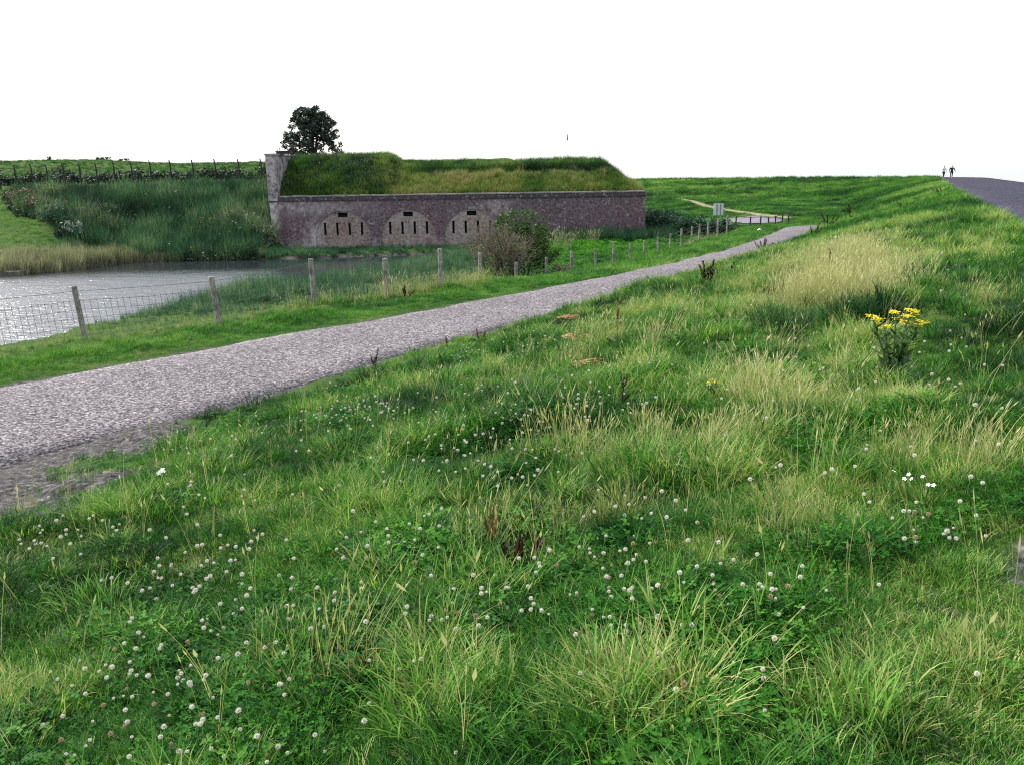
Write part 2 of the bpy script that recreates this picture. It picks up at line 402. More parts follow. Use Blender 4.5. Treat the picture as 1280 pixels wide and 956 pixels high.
M['wire'] = mat_simple('galvanised_wire', (.07, .07, .08), (.14, .145, .15), 20, .45, .5, metal=.7)
M['iron'] = mat_simple('black_iron', (.010, .010, .012), (.03, .028, .03), 5.0, .6)
M['sign'] = mat_simple('sign_sheet', (.42, .45, .52), (.62, .65, .70), 1.5, .5)
M['sign_dark'] = mat_simple('sign_batten', (.14, .15, .20), (.22, .24, .30), 3, .5)
M['bark'] = mat_simple('bark', (.02, .018, .016), (.055, .048, .04), 8, .95)
M['stone'] = mat_simple('shore_stone', (.05, .05, .045), (.17, .165, .14), 3, .9)
M['litter'] = mat_simple('white_litter', (.75, .76, .78), (.85, .86, .86), 10)
M['hay'] = mat_simple('dry_hay', (.26, .12, .05), (.52, .34, .18), 20, .95)
M['skin'] = mat_simple('skin', (.42, .26, .19), (.48, .31, .23), 8, .6)
M['hair'] = mat_simple('hair', (.10, .09, .085), (.20, .18, .17), 20, .8)
M['shirt_pale'] = mat_simple('pale_shirt', (.58, .58, .64), (.70, .70, .75), 6, .9)
M['cloth_dark'] = mat_simple('dark_cloth', (.010, .010, .022), (.022, .022, .040), 6, .9)
M['cloth_navy'] = mat_simple('navy_trousers', (.018, .018, .045), (.035, .035, .075), 6, .9)
M['far_land'] = mat_simple('far_coast', (.50, .53, .57), (.56, .59, .62), .01, .95, .0)

# ------------------------------------------------------------------ mesh helpers
def mesh_np(name, V, F4=None, F3=None, attrs=None, mats=None, smooth=False):
    me = bpy.data.meshes.new(name)
    V = np.asarray(V, np.float32); loops = []; starts = []; n = 0
    F4 = np.zeros((0, 4), np.int32) if F4 is None or len(F4) == 0 else np.asarray(F4, np.int32)
    F3 = np.zeros((0, 3), np.int32) if F3 is None or len(F3) == 0 else np.asarray(F3, np.int32)
    me.vertices.add(len(V)); me.vertices.foreach_set('co', V.ravel())
    L = np.concatenate([F4.ravel(), F3.ravel()])
    st = np.concatenate([np.arange(len(F4))*4, len(F4)*4+np.arange(len(F3))*3]).astype(np.int32)
    me.loops.add(len(L)); me.loops.foreach_set('vertex_index', L)
    me.polygons.add(len(st)); me.polygons.foreach_set('loop_start', st)
    me.update(calc_edges=True); me.validate()
    for k, a in (attrs or {}).items():
        at = me.attributes.new(k, 'FLOAT', 'POINT'); at.data.foreach_set('value', np.asarray(a, np.float32))
    for m in (mats or []): me.materials.append(m)
    if smooth: me.shade_smooth()
    return me

def link(name, me, parent=None, loc=None):
    o = bpy.data.objects.new(name, me); COL.objects.link(o)
    if parent is not None: o.parent = parent
    if loc is not None: o.location = loc
    return o

def tag(o, label=None, cat=None, group=None, kind=None):
    if label: o['label'] = label
    if cat: o['category'] = cat
    if group: o['group'] = group
    if kind: o['kind'] = kind
    return o

def empty(name, loc, label, cat, group=None, rz=0):
    o = bpy.data.objects.new(name, None); COL.objects.link(o)
    o.location = loc; o.rotation_euler = (0, 0, rz); o.empty_display_size = .2
    return tag(o, label, cat, group)

class MB:
    """gathers simple solids into one mesh"""
    def __init__(s): s.v = []; s.f = []; s.a = []
    def add(s, V, F, leaf=None):
        b = len(s.v); s.v += [tuple(map(float, p)) for p in V]; s.f += [tuple(i+b for i in f) for f in F]
        s.a += [random.random() if leaf is None else leaf]*len(V)
    def box(s, x0, x1, y0, y1, z0, z1, j=0):
        V = [(x, y, z) for z in (z0, z1) for y in (y0, y1) for x in (x0, x1)]
        if j: V = [(x+random.uniform(-j, j), y+random.uniform(-j, j), z+random.uniform(-j, j)) for x, y, z in V]
        s.add(V, [(0, 2, 3, 1), (4, 5, 7, 6), (0, 1, 5, 4), (2, 6, 7, 3), (0, 4, 6, 2), (1, 3, 7, 5)])
    def tube(s, pts, rad, n=6, cap=True, leaf=None):
        pts = [Vector(p) for p in pts]
        if not hasattr(rad, '__len__'): rad = [rad]*len(pts)
        V = []; F = []
        for i, p in enumerate(pts):
            d = (pts[min(i+1, len(pts)-1)]-pts[max(i-1, 0)]).normalized()
            a = d.orthogonal().normalized() if abs(d.z) < .95 else Vector((1, 0, 0)); a = (a-d*a.dot(d)).normalized(); b = d.cross(a)
            for k in range(n):
                w = 2*math.pi*k/n; V.append(p+(a*math.cos(w)+b*math.sin(w))*rad[i])
        for i in range(len(pts)-1):
            for k in range(n):
                F.append((i*n+k, i*n+(k+1) % n, (i+1)*n+(k+1) % n, (i+1)*n+k))
        if cap: F.append(tuple(range(n))[::-1]); F.append(tuple(range((len(pts)-1)*n, len(pts)*n)))
        s.add(V, F, leaf)
    def quad(s, c, u, v, leaf=None):
        c, u, v = Vector(c), Vector(u), Vector(v)
        s.add([c-u-v*.2, c-v, c+u-v*.2, c+v], [(0, 1, 2, 3)], leaf)
    def mesh(s, name, mats, smooth=False):
        me = bpy.data.meshes.new(name); me.from_pydata(s.v, [], s.f)
        at = me.attributes.new('leaf', 'FLOAT', 'POINT'); at.data.foreach_set('value', np.array(s.a, np.float32))
        for m in (mats if isinstance(mats, (list, tuple)) else [mats]): me.materials.append(m)
        me.update()
        if smooth: me.shade_smooth()
        return me
    def build(s, name, mat, parent=None, smooth=False): return link(name, s.mesh(name, mat, smooth), parent)

def blades_np(n, rad, h, w, lean=.35, curve=.5, segs=4, rng=None, hv=.35, wind=(0, 0), taper=.9, flat=False):
    """n grass blades rooted in a disc: returns verts, quads, per-blade tint"""
    rng = rng or RNG
    a = rng.uniform(0, 2*np.pi, n); r = rad*np.sqrt(rng.uniform(0, 1, n))
    bx, by = r*np.cos(a), r*np.sin(a)
    az = a + rng.normal(0, .9, n)
    H = h*(1+rng.uniform(-hv, hv, n)); W = w*rng.uniform(.7, 1.3, n)
    ln = lean*rng.uniform(.3, 1.3, n)*(.4+.9*r/max(rad, 1e-4)); cv = curve*rng.uniform(.2, 1.4, n)
    fa = az + np.pi/2 + rng.normal(0, .6, n)
    s = np.linspace(0, 1, segs+1)
    ang = ln[:, None] + cv[:, None]*s[None, :]**1.5
    ds = H[:, None]/segs
    dx = np.sin(ang)*ds; dz = np.cos(ang)*ds
    cx = np.concatenate([np.zeros((n, 1)), np.cumsum(dx[:, :-1], 1)], 1); cz = np.concatenate([np.zeros((n, 1)), np.cumsum(dz[:, :-1], 1)], 1)
    X = bx[:, None]+cx*np.cos(az)[:, None]+wind[0]*cz**2/np.maximum(h, .01); Y = by[:, None]+cx*np.sin(az)[:, None]+wind[1]*cz**2/np.maximum(h, .01); Z = cz
    ww = (W[:, None]*(1-taper*s[None, :]**1.6))*.5
    ox, oy = np.cos(fa)[:, None]*ww, np.sin(fa)[:, None]*ww
    L = np.stack([X-ox, Y-oy, Z], -1); R = np.stack([X+ox, Y+oy, Z], -1)
    V = np.stack([L, R], 2).reshape(n, -1, 3)
    k = (segs+1)*2
    base = np.arange(n)[:, None]*k
    q = np.array([[2*i, 2*i+1, 2*i+3, 2*i+2] for i in range(segs)])
    F = (base[:, :, None]+q[None]).reshape(-1, 4)
    leaf = np.repeat(rng.uniform(0, 1, n), k)
    return V.reshape(-1, 3), F, leaf

def join_np(parts):
    V = []; F = []; A = []; b = 0
    for v, f, a in parts:
        V.append(v); F.append(f+b); A.append(a); b += len(v)
    return np.concatenate(V), np.concatenate(F), np.concatenate(A)

def seedhead_np(n, rad, h, rng, w=.003, wind=(-.25, .1), head=.055, hw=.0035):
    """thin straw stems with a loose seed head at the tip"""
    v1, f1, a1 = blades_np(n, rad, h, w, .12, .35, 4, rng, .3, wind, .35)
    k = 10
    tips = v1.reshape(n, k, 3)[:, -2:, :].mean(1); prev = v1.reshape(n, k, 3)[:, -4:-2, :].mean(1)
    d = tips-prev; d /= np.linalg.norm(d, axis=1)[:, None]
    th = rng.uniform(0, np.pi, n); o = np.stack([np.cos(th), np.sin(th), np.zeros(n)], -1)*hw*rng.uniform(.5, 1.3, n)[:, None]
    hl = head*rng.uniform(.6, 1.3, n)[:, None]
    V = np.stack([tips-d*hl*.2, tips+o+d*hl*.3, tips+d*hl, tips-o+d*hl*.3], 1).reshape(-1, 3)
    F = np.arange(n*4).reshape(n, 4)
    return join_np([(v1, f1, a1), (V, F, np.repeat(np.clip(rng.uniform(.4, 1.2, n), 0, 1), 4))])

def clover_np(n, rad, h, size, rng):
    """trifoliate leaves on thin stalks"""
    P = []
    for i in range(n):
        a = rng.uniform(0, 2*np.pi); r = rad*math.sqrt(rng.uniform())
        bx, by = r*math.cos(a), r*math.sin(a); hh = h*rng.uniform(.5, 1.15)
        tx, ty = bx+rng.normal(0, .02), by+rng.normal(0, .02); t = rng.uniform()
        V = [(bx-.0012, by, 0), (bx+.0012, by, 0), (tx+.001, ty, hh), (tx-.001, ty, hh)]; F = [(0, 1, 2, 3)]
        ph = rng.uniform(0, 2*np.pi); sz = size*rng.uniform(.7, 1.25); tilt = rng.normal(0, .28, 2)
        for k in range(3):
            w = ph+k*2.094; c, s = math.cos(w), math.sin(w); b = len(V)
            for u, v in ((0, 0), (.55, .42), (1.0, .30), (.88, 0), (1.0, -.30), (.55, -.42)):
                x, y = (c*u-s*v)*sz, (s*u+c*v)*sz
                V.append((tx+x, ty+y, hh+x*tilt[0]+y*tilt[1]-abs(v)*sz*-.25))
            F += [(b, b+1, b+2, b+3), (b, b+3, b+4, b+5)]
        P.append((np.array(V), np.array(F), np.full(len(V), t)))
    return join_np(P)

# ------------------------------------------------------------------ scatter of ground cover (geometry nodes)
def proto_collection(name, meshes):
    c = bpy.data.collections.new(name)
    for k, me in enumerate(meshes):
        o = bpy.data.objects.new('%s_%02d' % (name, k), me); c.objects.link(o)
    return c

def scatter(name, P, rz, tilt, scl, idx, tint, protos, parent=None):
    n = len(P)
    me = bpy.data.meshes.new(name); me.vertices.add(n); me.vertices.foreach_set('co', np.asarray(P, np.float32).ravel())
    rot = np.stack([tilt[:, 0], tilt[:, 1], rz], 1).astype(np.float32)
    a = me.attributes.new('rot', 'FLOAT_VECTOR', 'POINT'); a.data.foreach_set('vector', rot.ravel())
    a = me.attributes.new('scl', 'FLOAT', 'POINT'); a.data.foreach_set('value', np.asarray(scl, np.float32))
    a = me.attributes.new('idx', 'INT', 'POINT'); a.data.foreach_set('value', np.asarray(idx, np.int32))
    a = me.attributes.new('tint', 'FLOAT', 'POINT'); a.data.foreach_set('value', np.asarray(tint, np.float32))
    o = link(name, me, parent)
    g = bpy.data.node_groups.new(name, 'GeometryNodeTree')
    g.interface.new_socket('Geometry', in_out='INPUT', socket_type='NodeSocketGeometry')
    g.interface.new_socket('Geometry', in_out='OUTPUT', socket_type='NodeSocketGeometry')
    gi = g.nodes.new('NodeGroupInput'); go = g.nodes.new('NodeGroupOutput')
    ci = g.nodes.new('GeometryNodeCollectionInfo'); ci.inputs[0].default_value = proto_collection(name+'_clump', protos)
    ci.inputs['Separate Children'].default_value = True; ci.inputs['Reset Children'].default_value = True
    ip = g.nodes.new('GeometryNodeInstanceOnPoints'); ip.inputs['Pick Instance'].default_value = True
    def attr(nm, ty):
        q = g.nodes.new('GeometryNodeInputNamedAttribute'); q.data_type = ty; q.inputs['Name'].default_value = nm
        return q.outputs['Attribute']
    er = g.nodes.new('FunctionNodeEulerToRotation')
    g.links.new(attr('rot', 'FLOAT_VECTOR'), er.inputs[0])
    g.links.new(gi.outputs[0], ip.inputs['Points']); g.links.new(ci.outputs[0], ip.inputs['Instance'])
    g.links.new(attr('idx', 'INT'), ip.inputs['Instance Index']); g.links.new(er.outputs[0], ip.inputs['Rotation'])
    g.links.new(attr('scl', 'FLOAT'), ip.inputs['Scale'])
    g.links.new(ip.outputs[0], go.inputs[0])
    mod = o.modifiers.new('scatter', 'NODES'); mod.node_group = g
    o['kind'] = 'stuff'
    return o

def put(name, X, Y, scl, tint, protos, idx=None, sink=.02, tilt=.12, Z=None, parent=None):
    n = len(X)
    if n == 0: return None
    Z = land(X, Y) if Z is None else Z
    P = np.stack([X, Y, Z-sink], 1)
    idx = RNG.integers(0, len(protos), n) if idx is None else idx
    return scatter(name, P, RNG.uniform(-3.14, 3.14, n), RNG.normal(0, tilt, (n, 2)), scl, idx, tint, protos, parent)

def wedge(r0, r1, dens, az=37.0, az0=None):
    """random points in a sector in front of the place where the photo was taken; dens per square metre"""
    a0 = math.radians(-az if az0 is None else az0); a1 = math.radians(az)
    n = int(.5*(r1*r1-r0*r0)*(a1-a0)*dens)
    r = np.sqrt(RNG.uniform(r0*r0, r1*r1, n)); a = RNG.uniform(a0, a1, n)
    return r*np.sin(a), r*np.cos(a)

def blobs(x, y, C, rad):
    """1 inside listed patches, fading out with distance"""
    s = np.zeros(np.shape(x))
    for c in C:
        q = c[2] if len(c) > 2 else rad
        s = np.maximum(s, np.exp(-(((x-c[0])**2+(y-c[1])**2)/(q*q))))
    return s
# ================================================================== THE SETTING
random.seed(11)
# ---- ground: one sheet, finest near the viewpoint
def make_ground():
    az = np.radians(np.concatenate([np.linspace(-180, -40, 60)[:-1], np.linspace(-40, 40, 460), np.linspace(40, 180, 60)[1:]]))
    rr = np.concatenate([[.05], np.geomspace(.4, 900, 420)])
    A, R = np.meshgrid(az, rr)
    X = R*np.sin(A); Y = R*np.cos(A); Z = land(X, Y)
    far = sstep(300, 700, R)
    na, nr = len(az), len(rr)
    V = np.stack([X, Y, Z], -1).reshape(-1, 3)
    i = np.arange(nr-1)[:, None]*na+np.arange(na-1)[None]
    F = np.stack([i, i+1, i+na+1, i+na], -1).reshape(-1, 4)
    x, y = V[:, 0], V[:, 1]
    eR = (x-xr(y))*.84; eL = (xl(y)-x)*.84
    soil = SOIL(x, y)
    ins = inside(x, y, POND); dP, _ = polydist(x, y, POND, True)
    soil = np.maximum(soil, np.where(ins, 1.2, sstep(.6, 0, dP)))
    farm = sstep(3.5, 7, eL)*sstep(-4, 0, x)*sstep(20, 28, y)
    me = mesh_np('ground', V, F, None, {'soil': soil, 'farm': farm}, [M['ground']], True)
    return tag(link('ground', me), kind='structure')

WORN = [(1.41, 2.75, .35), (1.68, 2.99, .4), (1.15, 2.4, .3), (1.3, 2.2, .3), (2.0, 3.1, .45), (.35, 4.63, .25), (-.11, 4.95, .25), (1.52, 4.34, .3), (-3.2, 5.4, .5), (-1.61, 5.61, .25), (-1.89, 4.83, .25), (.89, 3.78, .22)]
def SOIL(x, y, worn=True):
    eR = (x-xr(y))*.84; eL = (xl(y)-x)*.84
    s = .85*sstep(.75, .0, eR)*sstep(-1.2, 0, eR)*(.35+.65*sstep(26, 14, y))
    s = np.maximum(s, .7*sstep(.35, .0, eL)*sstep(-1.2, 0, eL))
    s = np.maximum(s, 1.05*blobs(x, y, [(-5.6, 8.4, 1.3), (-4.4, 7.7, .7), (-6.3, 7.2, 1.5), (-4.6, 10.0, .8), (-4.2, 6.9, .85), (-4.9, 6.6, .9), (-4.9, 7.7, 1.2), (-3.7, 7.6, .5)], 1))      # bare verge where cars pull off the path
    s = np.maximum(s, .9*sstep(1.6, .6, np.abs(eR-.4))*sstep(15.5, 11, y))
    if worn: s = np.maximum(s, .50*blobs(x, y, WORN, .3))
    s = np.maximum(s, 1.1*blobs(x, y, [(2.25, 3.25, .22), (2.3, 2.9, .2)], .2))
    return s
make_ground()

def ribbon(name, mat, Lp, Rp, zf, k=7, crown=0.05, step=.5, mask=None):
    """a strip of paving between two edge lines; ragged at its margins"""
    Lp = np.array(Lp, float); Rp = np.array(Rp, float); n = len(Lp)
    t = np.concatenate([[0, .012], np.linspace(0, 1, k)[1:-1], [.988, 1]]); k = len(t)
    X = Lp[:, None, 0]*(1-t)+Rp[:, None, 0]*t; Y = Lp[:, None, 1]*(1-t)+Rp[:, None, 1]*t
    Z = zf(X, Y)+crown*(1-(2*t[None]-1)**2)
    V = np.stack([X, Y, Z], -1).reshape(-1, 3)
    i = np.arange(n-1)[:, None]*k+np.arange(k-1)[None]
    F = np.stack([i, i+1, i+k+1, i+k], -1).reshape(-1, 4)
    Vv = V.reshape(n, k, 3); Vv[:, 0, 2] -= .16; Vv[:, -1, 2] -= .16
    me = mesh_np(name, Vv.reshape(-1, 3), F, None, None, [mat], True)
    return tag(link(name, me), kind='structure')

yy = np.arange(-40, 72.1, .4)
wob = (vnoise(yy*.9, yy*0, 31)-.5)*.35+(vnoise(yy*3.1, yy*0, 32)-.5)*.18; wob2 = (vnoise(yy*.8, yy*0, 33)-.5)*.45+(vnoise(yy*2.7, yy*0, 34)-.5)*.25
ribbon('path', M['path'], np.stack([xl(yy)+wob, yy], 1), np.stack([xr(yy)+wob2, yy], 1), lambda x, y: pathz(y)-.045, 9, .08)

def crest_line(off, step=2.0):
    P = CREST[:-1]; out = []
    for a, b in zip(P[:-1], P[1:]):
        L = np.hypot(*(b-a)); m = max(2, int(L/step))
        for s in np.linspace(0, 1, m, endpoint=False): out.append(a+(b-a)*s)
    out = np.array(out); k = np.ones(9)/9
    out = np.stack([np.convolve(np.pad(out[:, c], 4, mode='edge'), k, 'valid') for c in (0, 1)], 1)
    d = np.gradient(out, axis=0); d /= np.linalg.norm(d, axis=1)[:, None]
    return out+np.stack([d[:, 1], -d[:, 0]], 1)*off
cl0 = crest_line(0.0); cl1 = crest_line(6.6)
wl = (vnoise(np.arange(len(cl0))*.7, np.zeros(len(cl0)), 41)-.5)*.5
dd = np.gradient(cl0, axis=0); dd /= np.linalg.norm(dd, axis=1)[:, None]
ribbon('dike_crest_road', M['asphalt'], cl0+np.stack([dd[:, 1], -dd[:, 0]], 1)*wl[:, None], cl1, lambda x, y: CREST_H-.03+0*x, 7, .07)

def sheet(name, mat, poly, z, kind='structure'):
    me = bpy.data.meshes.new(name); me.from_pydata([(p[0], p[1], z) for p in poly], [], [tuple(range(len(poly)))]); me.materials.append(mat)
    return tag(link(name, me), kind=kind)
_pp = POND.copy(); _c = np.array([-40.0, 40.0])
sheet('pond_water', M['pond'], [tuple(p+(p-_c)/np.linalg.norm(p-_c)*1.2) for p in POND], -2.0)
_s = crest_line(16.0, 20)
sheet('sea_water', M['sea'], [tuple(p) for p in _s]+[(-6000, 2500), (-9000, 14000), (14000, 14000), (14000, -600), (200, -400)], -1.6)

# yard beyond the bend of the path and the dry track along the dike's foot
yl = [(21.2, 83), (21.5, 87), (21.8, 90.5)]; yr = [(25.4, 79.5), (26.0, 86), (25.5, 91.5)]
ribbon('gravel_yard', M['yard'], yl, yr, lambda x, y: land(x, y, False)+.05, 7, .04)
tk = np.array([(26.9, 84), (26.7, 88), (26.4, 92), (26, 105), (26.4, 118), (28.2, 135), (28.8, 150), (24, 160), (10, 168)], float)
td = np.gradient(tk, axis=0); td /= np.linalg.norm(td, axis=1)[:, None]; tn = np.stack([td[:, 1], -td[:, 0]], 1)
ribbon('dirt_track', M['track'], tk-tn*.42, tk+tn*.42, lambda x, y: land(x, y, False)+.05, 3, .05)

# stones of the bank at the far left
st = MB()
for row, (yb, zb) in enumerate([(52.0, -1.95), (53.0, -1.6), (54.1, -1.3), (55.4, -1.0)]):
    x = -38.0+row*.3
    while x < -29.6:
        w = random.uniform(.35, .9); h = random.uniform(.12, .24)
        st.box(x, x+w*.93, yb+random.uniform(-.15, .15), yb+.5, zb-.25, zb+h, .05); x += w
tag(st.build('bank_stones', M['stone']), kind='stuff')
# ================================================================== THE FORT
def arch_outline(cx, r, zc, z0, n=20, grow=0):
    R = r+grow
    pts = [(cx+R, z0)]+[(cx+R*math.cos(a), zc+R*math.sin(a)) for a in np.linspace(0, math.pi, n)]+[(cx-R, z0)]
    return pts

def prism(poly, y0, y1):
    """solid from an outline in x,z pushed from y0 back to y1"""
    n = len(poly); V = [(p[0], y0, p[1]) for p in poly]+[(p[0], y1, p[1]) for p in poly]
    F = [tuple(range(n)), tuple(range(2*n-1, n-1, -1))]+[(i, i+n, (i+1) % n+n, (i+1) % n) for i in range(n)]
    bm = bmesh.new(); vs = [bm.verts.new(v) for v in V]
    for f in F: bm.faces.new([vs[i] for i in f])
    bmesh.ops.recalc_face_normals(bm, faces=bm.faces)
    return bm

def cut(bm, cutters):
    me = bpy.data.meshes.new('fort_piece'); bm.to_mesh(me); bm.free()
    o = bpy.data.objects.new('fort_piece', me); COL.objects.link(o)
    cs = []
    for c in cutters:
        cm = bpy.data.meshes.new('cutter'); c.to_mesh(cm); c.free()
        co = bpy.data.objects.new('cutter', cm); COL.objects.link(co); cs.append(co)
        md = o.modifiers.new('cut', 'BOOLEAN'); md.operation = 'DIFFERENCE'; md.object = co; md.solver = 'EXACT'
    dg = bpy.context.evaluated_depsgraph_get(); dg.update()
    res = bpy.data.meshes.new_from_object(o.evaluated_get(dg))
    bpy.data.objects.remove(o)
    for co in cs: bpy.data.objects.remove(co)
    return res

def lime_attr(me, f):
    a = me.attributes.new('lime', 'FLOAT', 'POINT')
    a.data.foreach_set('value', np.array([f(v.co) for v in me.vertices], np.float32))

FY = 66.0; FX0, FX1 = -17.75, 10.15
fort = empty('brick_fort', (-4, FY, -1.8), 'long low weathered brick fort with grassy roof and blind arches behind the pond', 'fort')
fi = Vector(fort.location)
def fpart(name, me, mat, parent=None):
    if mat is not None: me.materials.clear(); me.materials.append(mat)
    me.transform(Matrix.Translation(-fi))
    o = link(name, me, parent or fort)
    return o
ARCH = [-12.45, -7.57, -2.83]
# front wall, in vertical bays so that stains have vertices to live on; the arches and openings are cut right in
def wall_box():
    bm = bmesh.new()
    bmesh.ops.create_cube(bm, size=1)
    for v in bm.verts:
        v.co = Vector(((FX0 if v.co.x < 0 else FX1), (FY if v.co.y < 0 else FY+1.3), (-2.6 if v.co.z < 0 else 1.78)))
        if v.co.z > 0 and v.co.x < 0: v.co.x -= .08
        if v.co.z < 0 and v.co.y < FY+.5: v.co.y -= .10
    return bm
wm = cut(wall_box(), [prism(arch_outline(c, 2.10, -1.10, -3.0), FY-1, FY+.30) for c in ARCH])
bm = bmesh.new(); bm.from_mesh(wm)
for x in np.arange(-17, 10, .8):
    g = bm.verts[:]+bm.edges[:]+bm.faces[:]
    bmesh.ops.bisect_plane(bm, geom=g, plane_co=(x, 0, 0), plane_no=(1, 0, 0))
for z in (-1.6, -.9, -.2, .5, 1.2):
    g = bm.verts[:]+bm.edges[:]+bm.faces[:]
    bmesh.ops.bisect_plane(bm, geom=g, plane_co=(0, 0, z), plane_no=(0, 0, 1))
bm.to_mesh(wm); bm.free()
def lime_w(c):
    l = 1.0*float(sstep(-16.9, -17.7, c.x)) + .75*math.exp(-((c.x+14.6)**2)/.5-((c.z+1.0)**2)/1.2) + .6*math.exp(-((c.z-1.5)**2)/.12)*float(sstep(-8, -15, c.x))
    l += .7*float(sstep(-1.0, -1.8, c.z))*math.exp(-((c.x+9.6)**2)/1.2)+.35*float(sstep(-1.0, -1.8, c.z))*float(sstep(-2, -6, c.x))
    l += .45*math.exp(-((c.x+1.0)**2)/1.0-((c.z-1.0)**2)/.4)
    return min(l, 1)
lime_attr(wm, lime_w)
fpart('front_wall', wm, M['brick'])
for c in ARCH:
    pan = prism(arch_outline(c, 2.095, -1.10, -2.6), FY+.045, FY+.20)
    cuts = []
    for k in range(4):
        sx = c+(k-1.5)*.92
        b = bmesh.new(); bmesh.ops.create_cube(b, size=1)
        for v in b.verts: v.co = Vector((sx+v.co.x*.17, FY+.3+v.co.y*2.0, -.32+v.co.z*.92))
        cuts.append(b)
    b = bmesh.new(); bmesh.ops.create_cube(b, size=1)
    for v in b.verts: v.co = Vector((c+v.co.x*.72, FY+.3+v.co.y*2.0, .70+v.co.z*.34))
    cuts.append(b)
    pm = cut(pan, cuts)
    lime_attr(pm, lambda q: .5*float(sstep(c-1.0, c-2.0, q.x)) if c < -12 else .15)
    ap = fpart('blind_arch', pm, M['brick_arch'])
    # thin near-black panel behind the openings; their inner shade is put into its colour
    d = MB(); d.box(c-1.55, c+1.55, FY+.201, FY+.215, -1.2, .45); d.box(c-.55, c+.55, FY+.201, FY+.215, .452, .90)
    fpart('painted_shade_panel', d.mesh('painted_shade_panel', M['dark']), None, ap)
    # ring of brick on edge round the arch, one piece per voussoir group
    for k in range(13):
        a0, a1 = math.pi*k/13+.012, math.pi*(k+1)/13-.012
        ins_, out_ = 2.115, 2.30
        q = [(c+rr*math.cos(a), -1.10+rr*math.sin(a)) for rr, a in ((ins_, a0), (out_, a0), (out_, (a0+a1)/2), (out_, a1), (ins_, a1), (ins_, (a0+a1)/2))]
        pb = prism(q, FY-.010-random.uniform(0, .010), FY+.28)
        vm = bpy.data.meshes.new('voussoir'); pb.to_mesh(vm); pb.free()
        lime_attr(vm, lambda q: .8 if (c < -12 and k > 6) else .35 if k in (6, 7) else .12)
        fpart('voussoir', vm, M['brick_arch'] if (c < -12 and k > 6) else M['brick'])
# cornice band and coping stones
cm_ = MB(); cm_.box(FX0-.1, FX1+.06, FY-.08, FY+1.1, 1.783, 2.06); cm_.box(FX0-.1, FX1+.05, FY-.04, FY+.6, 1.70, 1.781)
fpart('cornice', cm_.mesh('cornice', M['brick_band']), None)
x = FX0+.72; i = 0
while x < FX1-.2:
    w = random.uniform(.8, 1.25)
    s_ = MB(); s_.box(x+.012, min(x+w, FX1+.06)-.012, FY-.12+random.uniform(-.02, .02), FY+.65, 2.063, 2.16+random.uniform(-.02, .025), .008)
    fpart('coping_stone', s_.mesh('coping_stone', M['coping']), None)
    x += w
# wing wall at the left end holding back the earth
ww = MB()
ww.add([(-17.86, FY-.09, 1.79), (-17.16, FY-.09, 1.79), (-17.86, FY-.09, 5.10), (-17.18, FY-.09, 5.10), (-17.80, FY+9, 1.79), (-17.14, FY+9, 1.79), (-17.8, FY+9, 5.10), (-17.14, FY+9, 5.10)],
       [(0, 1, 3, 2), (4, 6, 7, 5), (0, 2, 6, 4), (1, 5, 7, 3), (2, 3, 7, 6), (0, 4, 5, 1)])
wme = ww.mesh('wing_wall', M['brick_band']); lime_attr(wme, lambda q: .55)
fpart('wing_wall', wme, None)
wc = MB(); wc.box(-17.92, -17.1, FY-.14, FY+9.1, 5.103, 5.20, .01)
fpart('wing_coping', wc.mesh('wing_coping', M['coping']), None)
# returning wall at the right end and the rear, so the place holds from the side
rw = MB(); rw.box(FX1-1.0, FX1-.003, FY+1.303, FY+16, -2.6, 1.78); fpart('end_wall', rw.mesh('end_wall', M['brick']), None)

# earth roof
def mound(x, y):
    l = np.interp(y, [66.0, 66.7, 67.5, 69.5, 71, 80, 87], [2.02, 2.10, 2.95, 4.30, 4.84, 4.95, 3.2])
    r = np.interp(y, [66.0, 66.7, 68.6, 69.4, 70.4, 73, 80, 86], [2.02, 2.10, 3.28, 3.42, 4.02, 4.25, 4.1, 2.0])
    t = sstep(-9.9, -8.4, x)
    z = l+(r-l)*t
    z = np.minimum(z, np.maximum(2.04+(9.95-x)*.80, 2.02))
    z = z+.28*np.exp(-((x-4.95)**2/.5+(y-73.4)**2/1.0))
    nz = (fbm(np.asarray(x)*.8, np.asarray(y)*.8, 61)-.5)*.45*sstep(66.7, 68, y)
    return np.maximum(z+nz, 2.02)
gx = np.arange(-17.16, 10.11, .28); gy = np.arange(66.62, 87, .32)
GX, GY = np.meshgrid(gx, gy); GZ = mound(GX, GY)
V = np.stack([GX, GY, GZ], -1).reshape(-1, 3); n_ = len(gx)
ii = np.arange(len(gy)-1)[:, None]*n_+np.arange(n_-1)[None]
me = mesh_np('earth_roof', V, np.stack([ii, ii+1, ii+n_+1, ii+n_], -1).reshape(-1, 4), None, None, [M['earth']], True)
earth = fpart('earth_roof', me, None)
nm = 9000
mx = RNG.uniform(-17.05, 9.9, nm); my = 66.66+RNG.uniform(0, 1, nm)**1.5*9; mz = mound(mx, my)
left = sstep(-8, -10.5, mx)
tin = .47+.40*(fbm(mx*.5, my*.5, 71)-.5)*2+RNG.normal(0, .10, nm)
tin = tin+.22*(1-left)*sstep(69.3, 68, my)-.05
tin = np.where((my > 69.4) & (my < 70.3) & (mx > -8), tin-.28, tin)
tin = np.where(my > 70.4, tin-.06, tin)
dryc = (RNG.uniform(0, 1, nm) < .32*sstep(67.6, 69.2, my)*sstep(70.0, 69.0, my)*(mx > -6))
tin = np.where(dryc, RNG.uniform(.95, 1.1, nm), tin)
rg = np.random.default_rng(5)
def gmesh(nm_, parts, mat):
    v, f, a = join_np(parts); return mesh_np(nm_, v, f, None, {'leaf': a}, [mat])
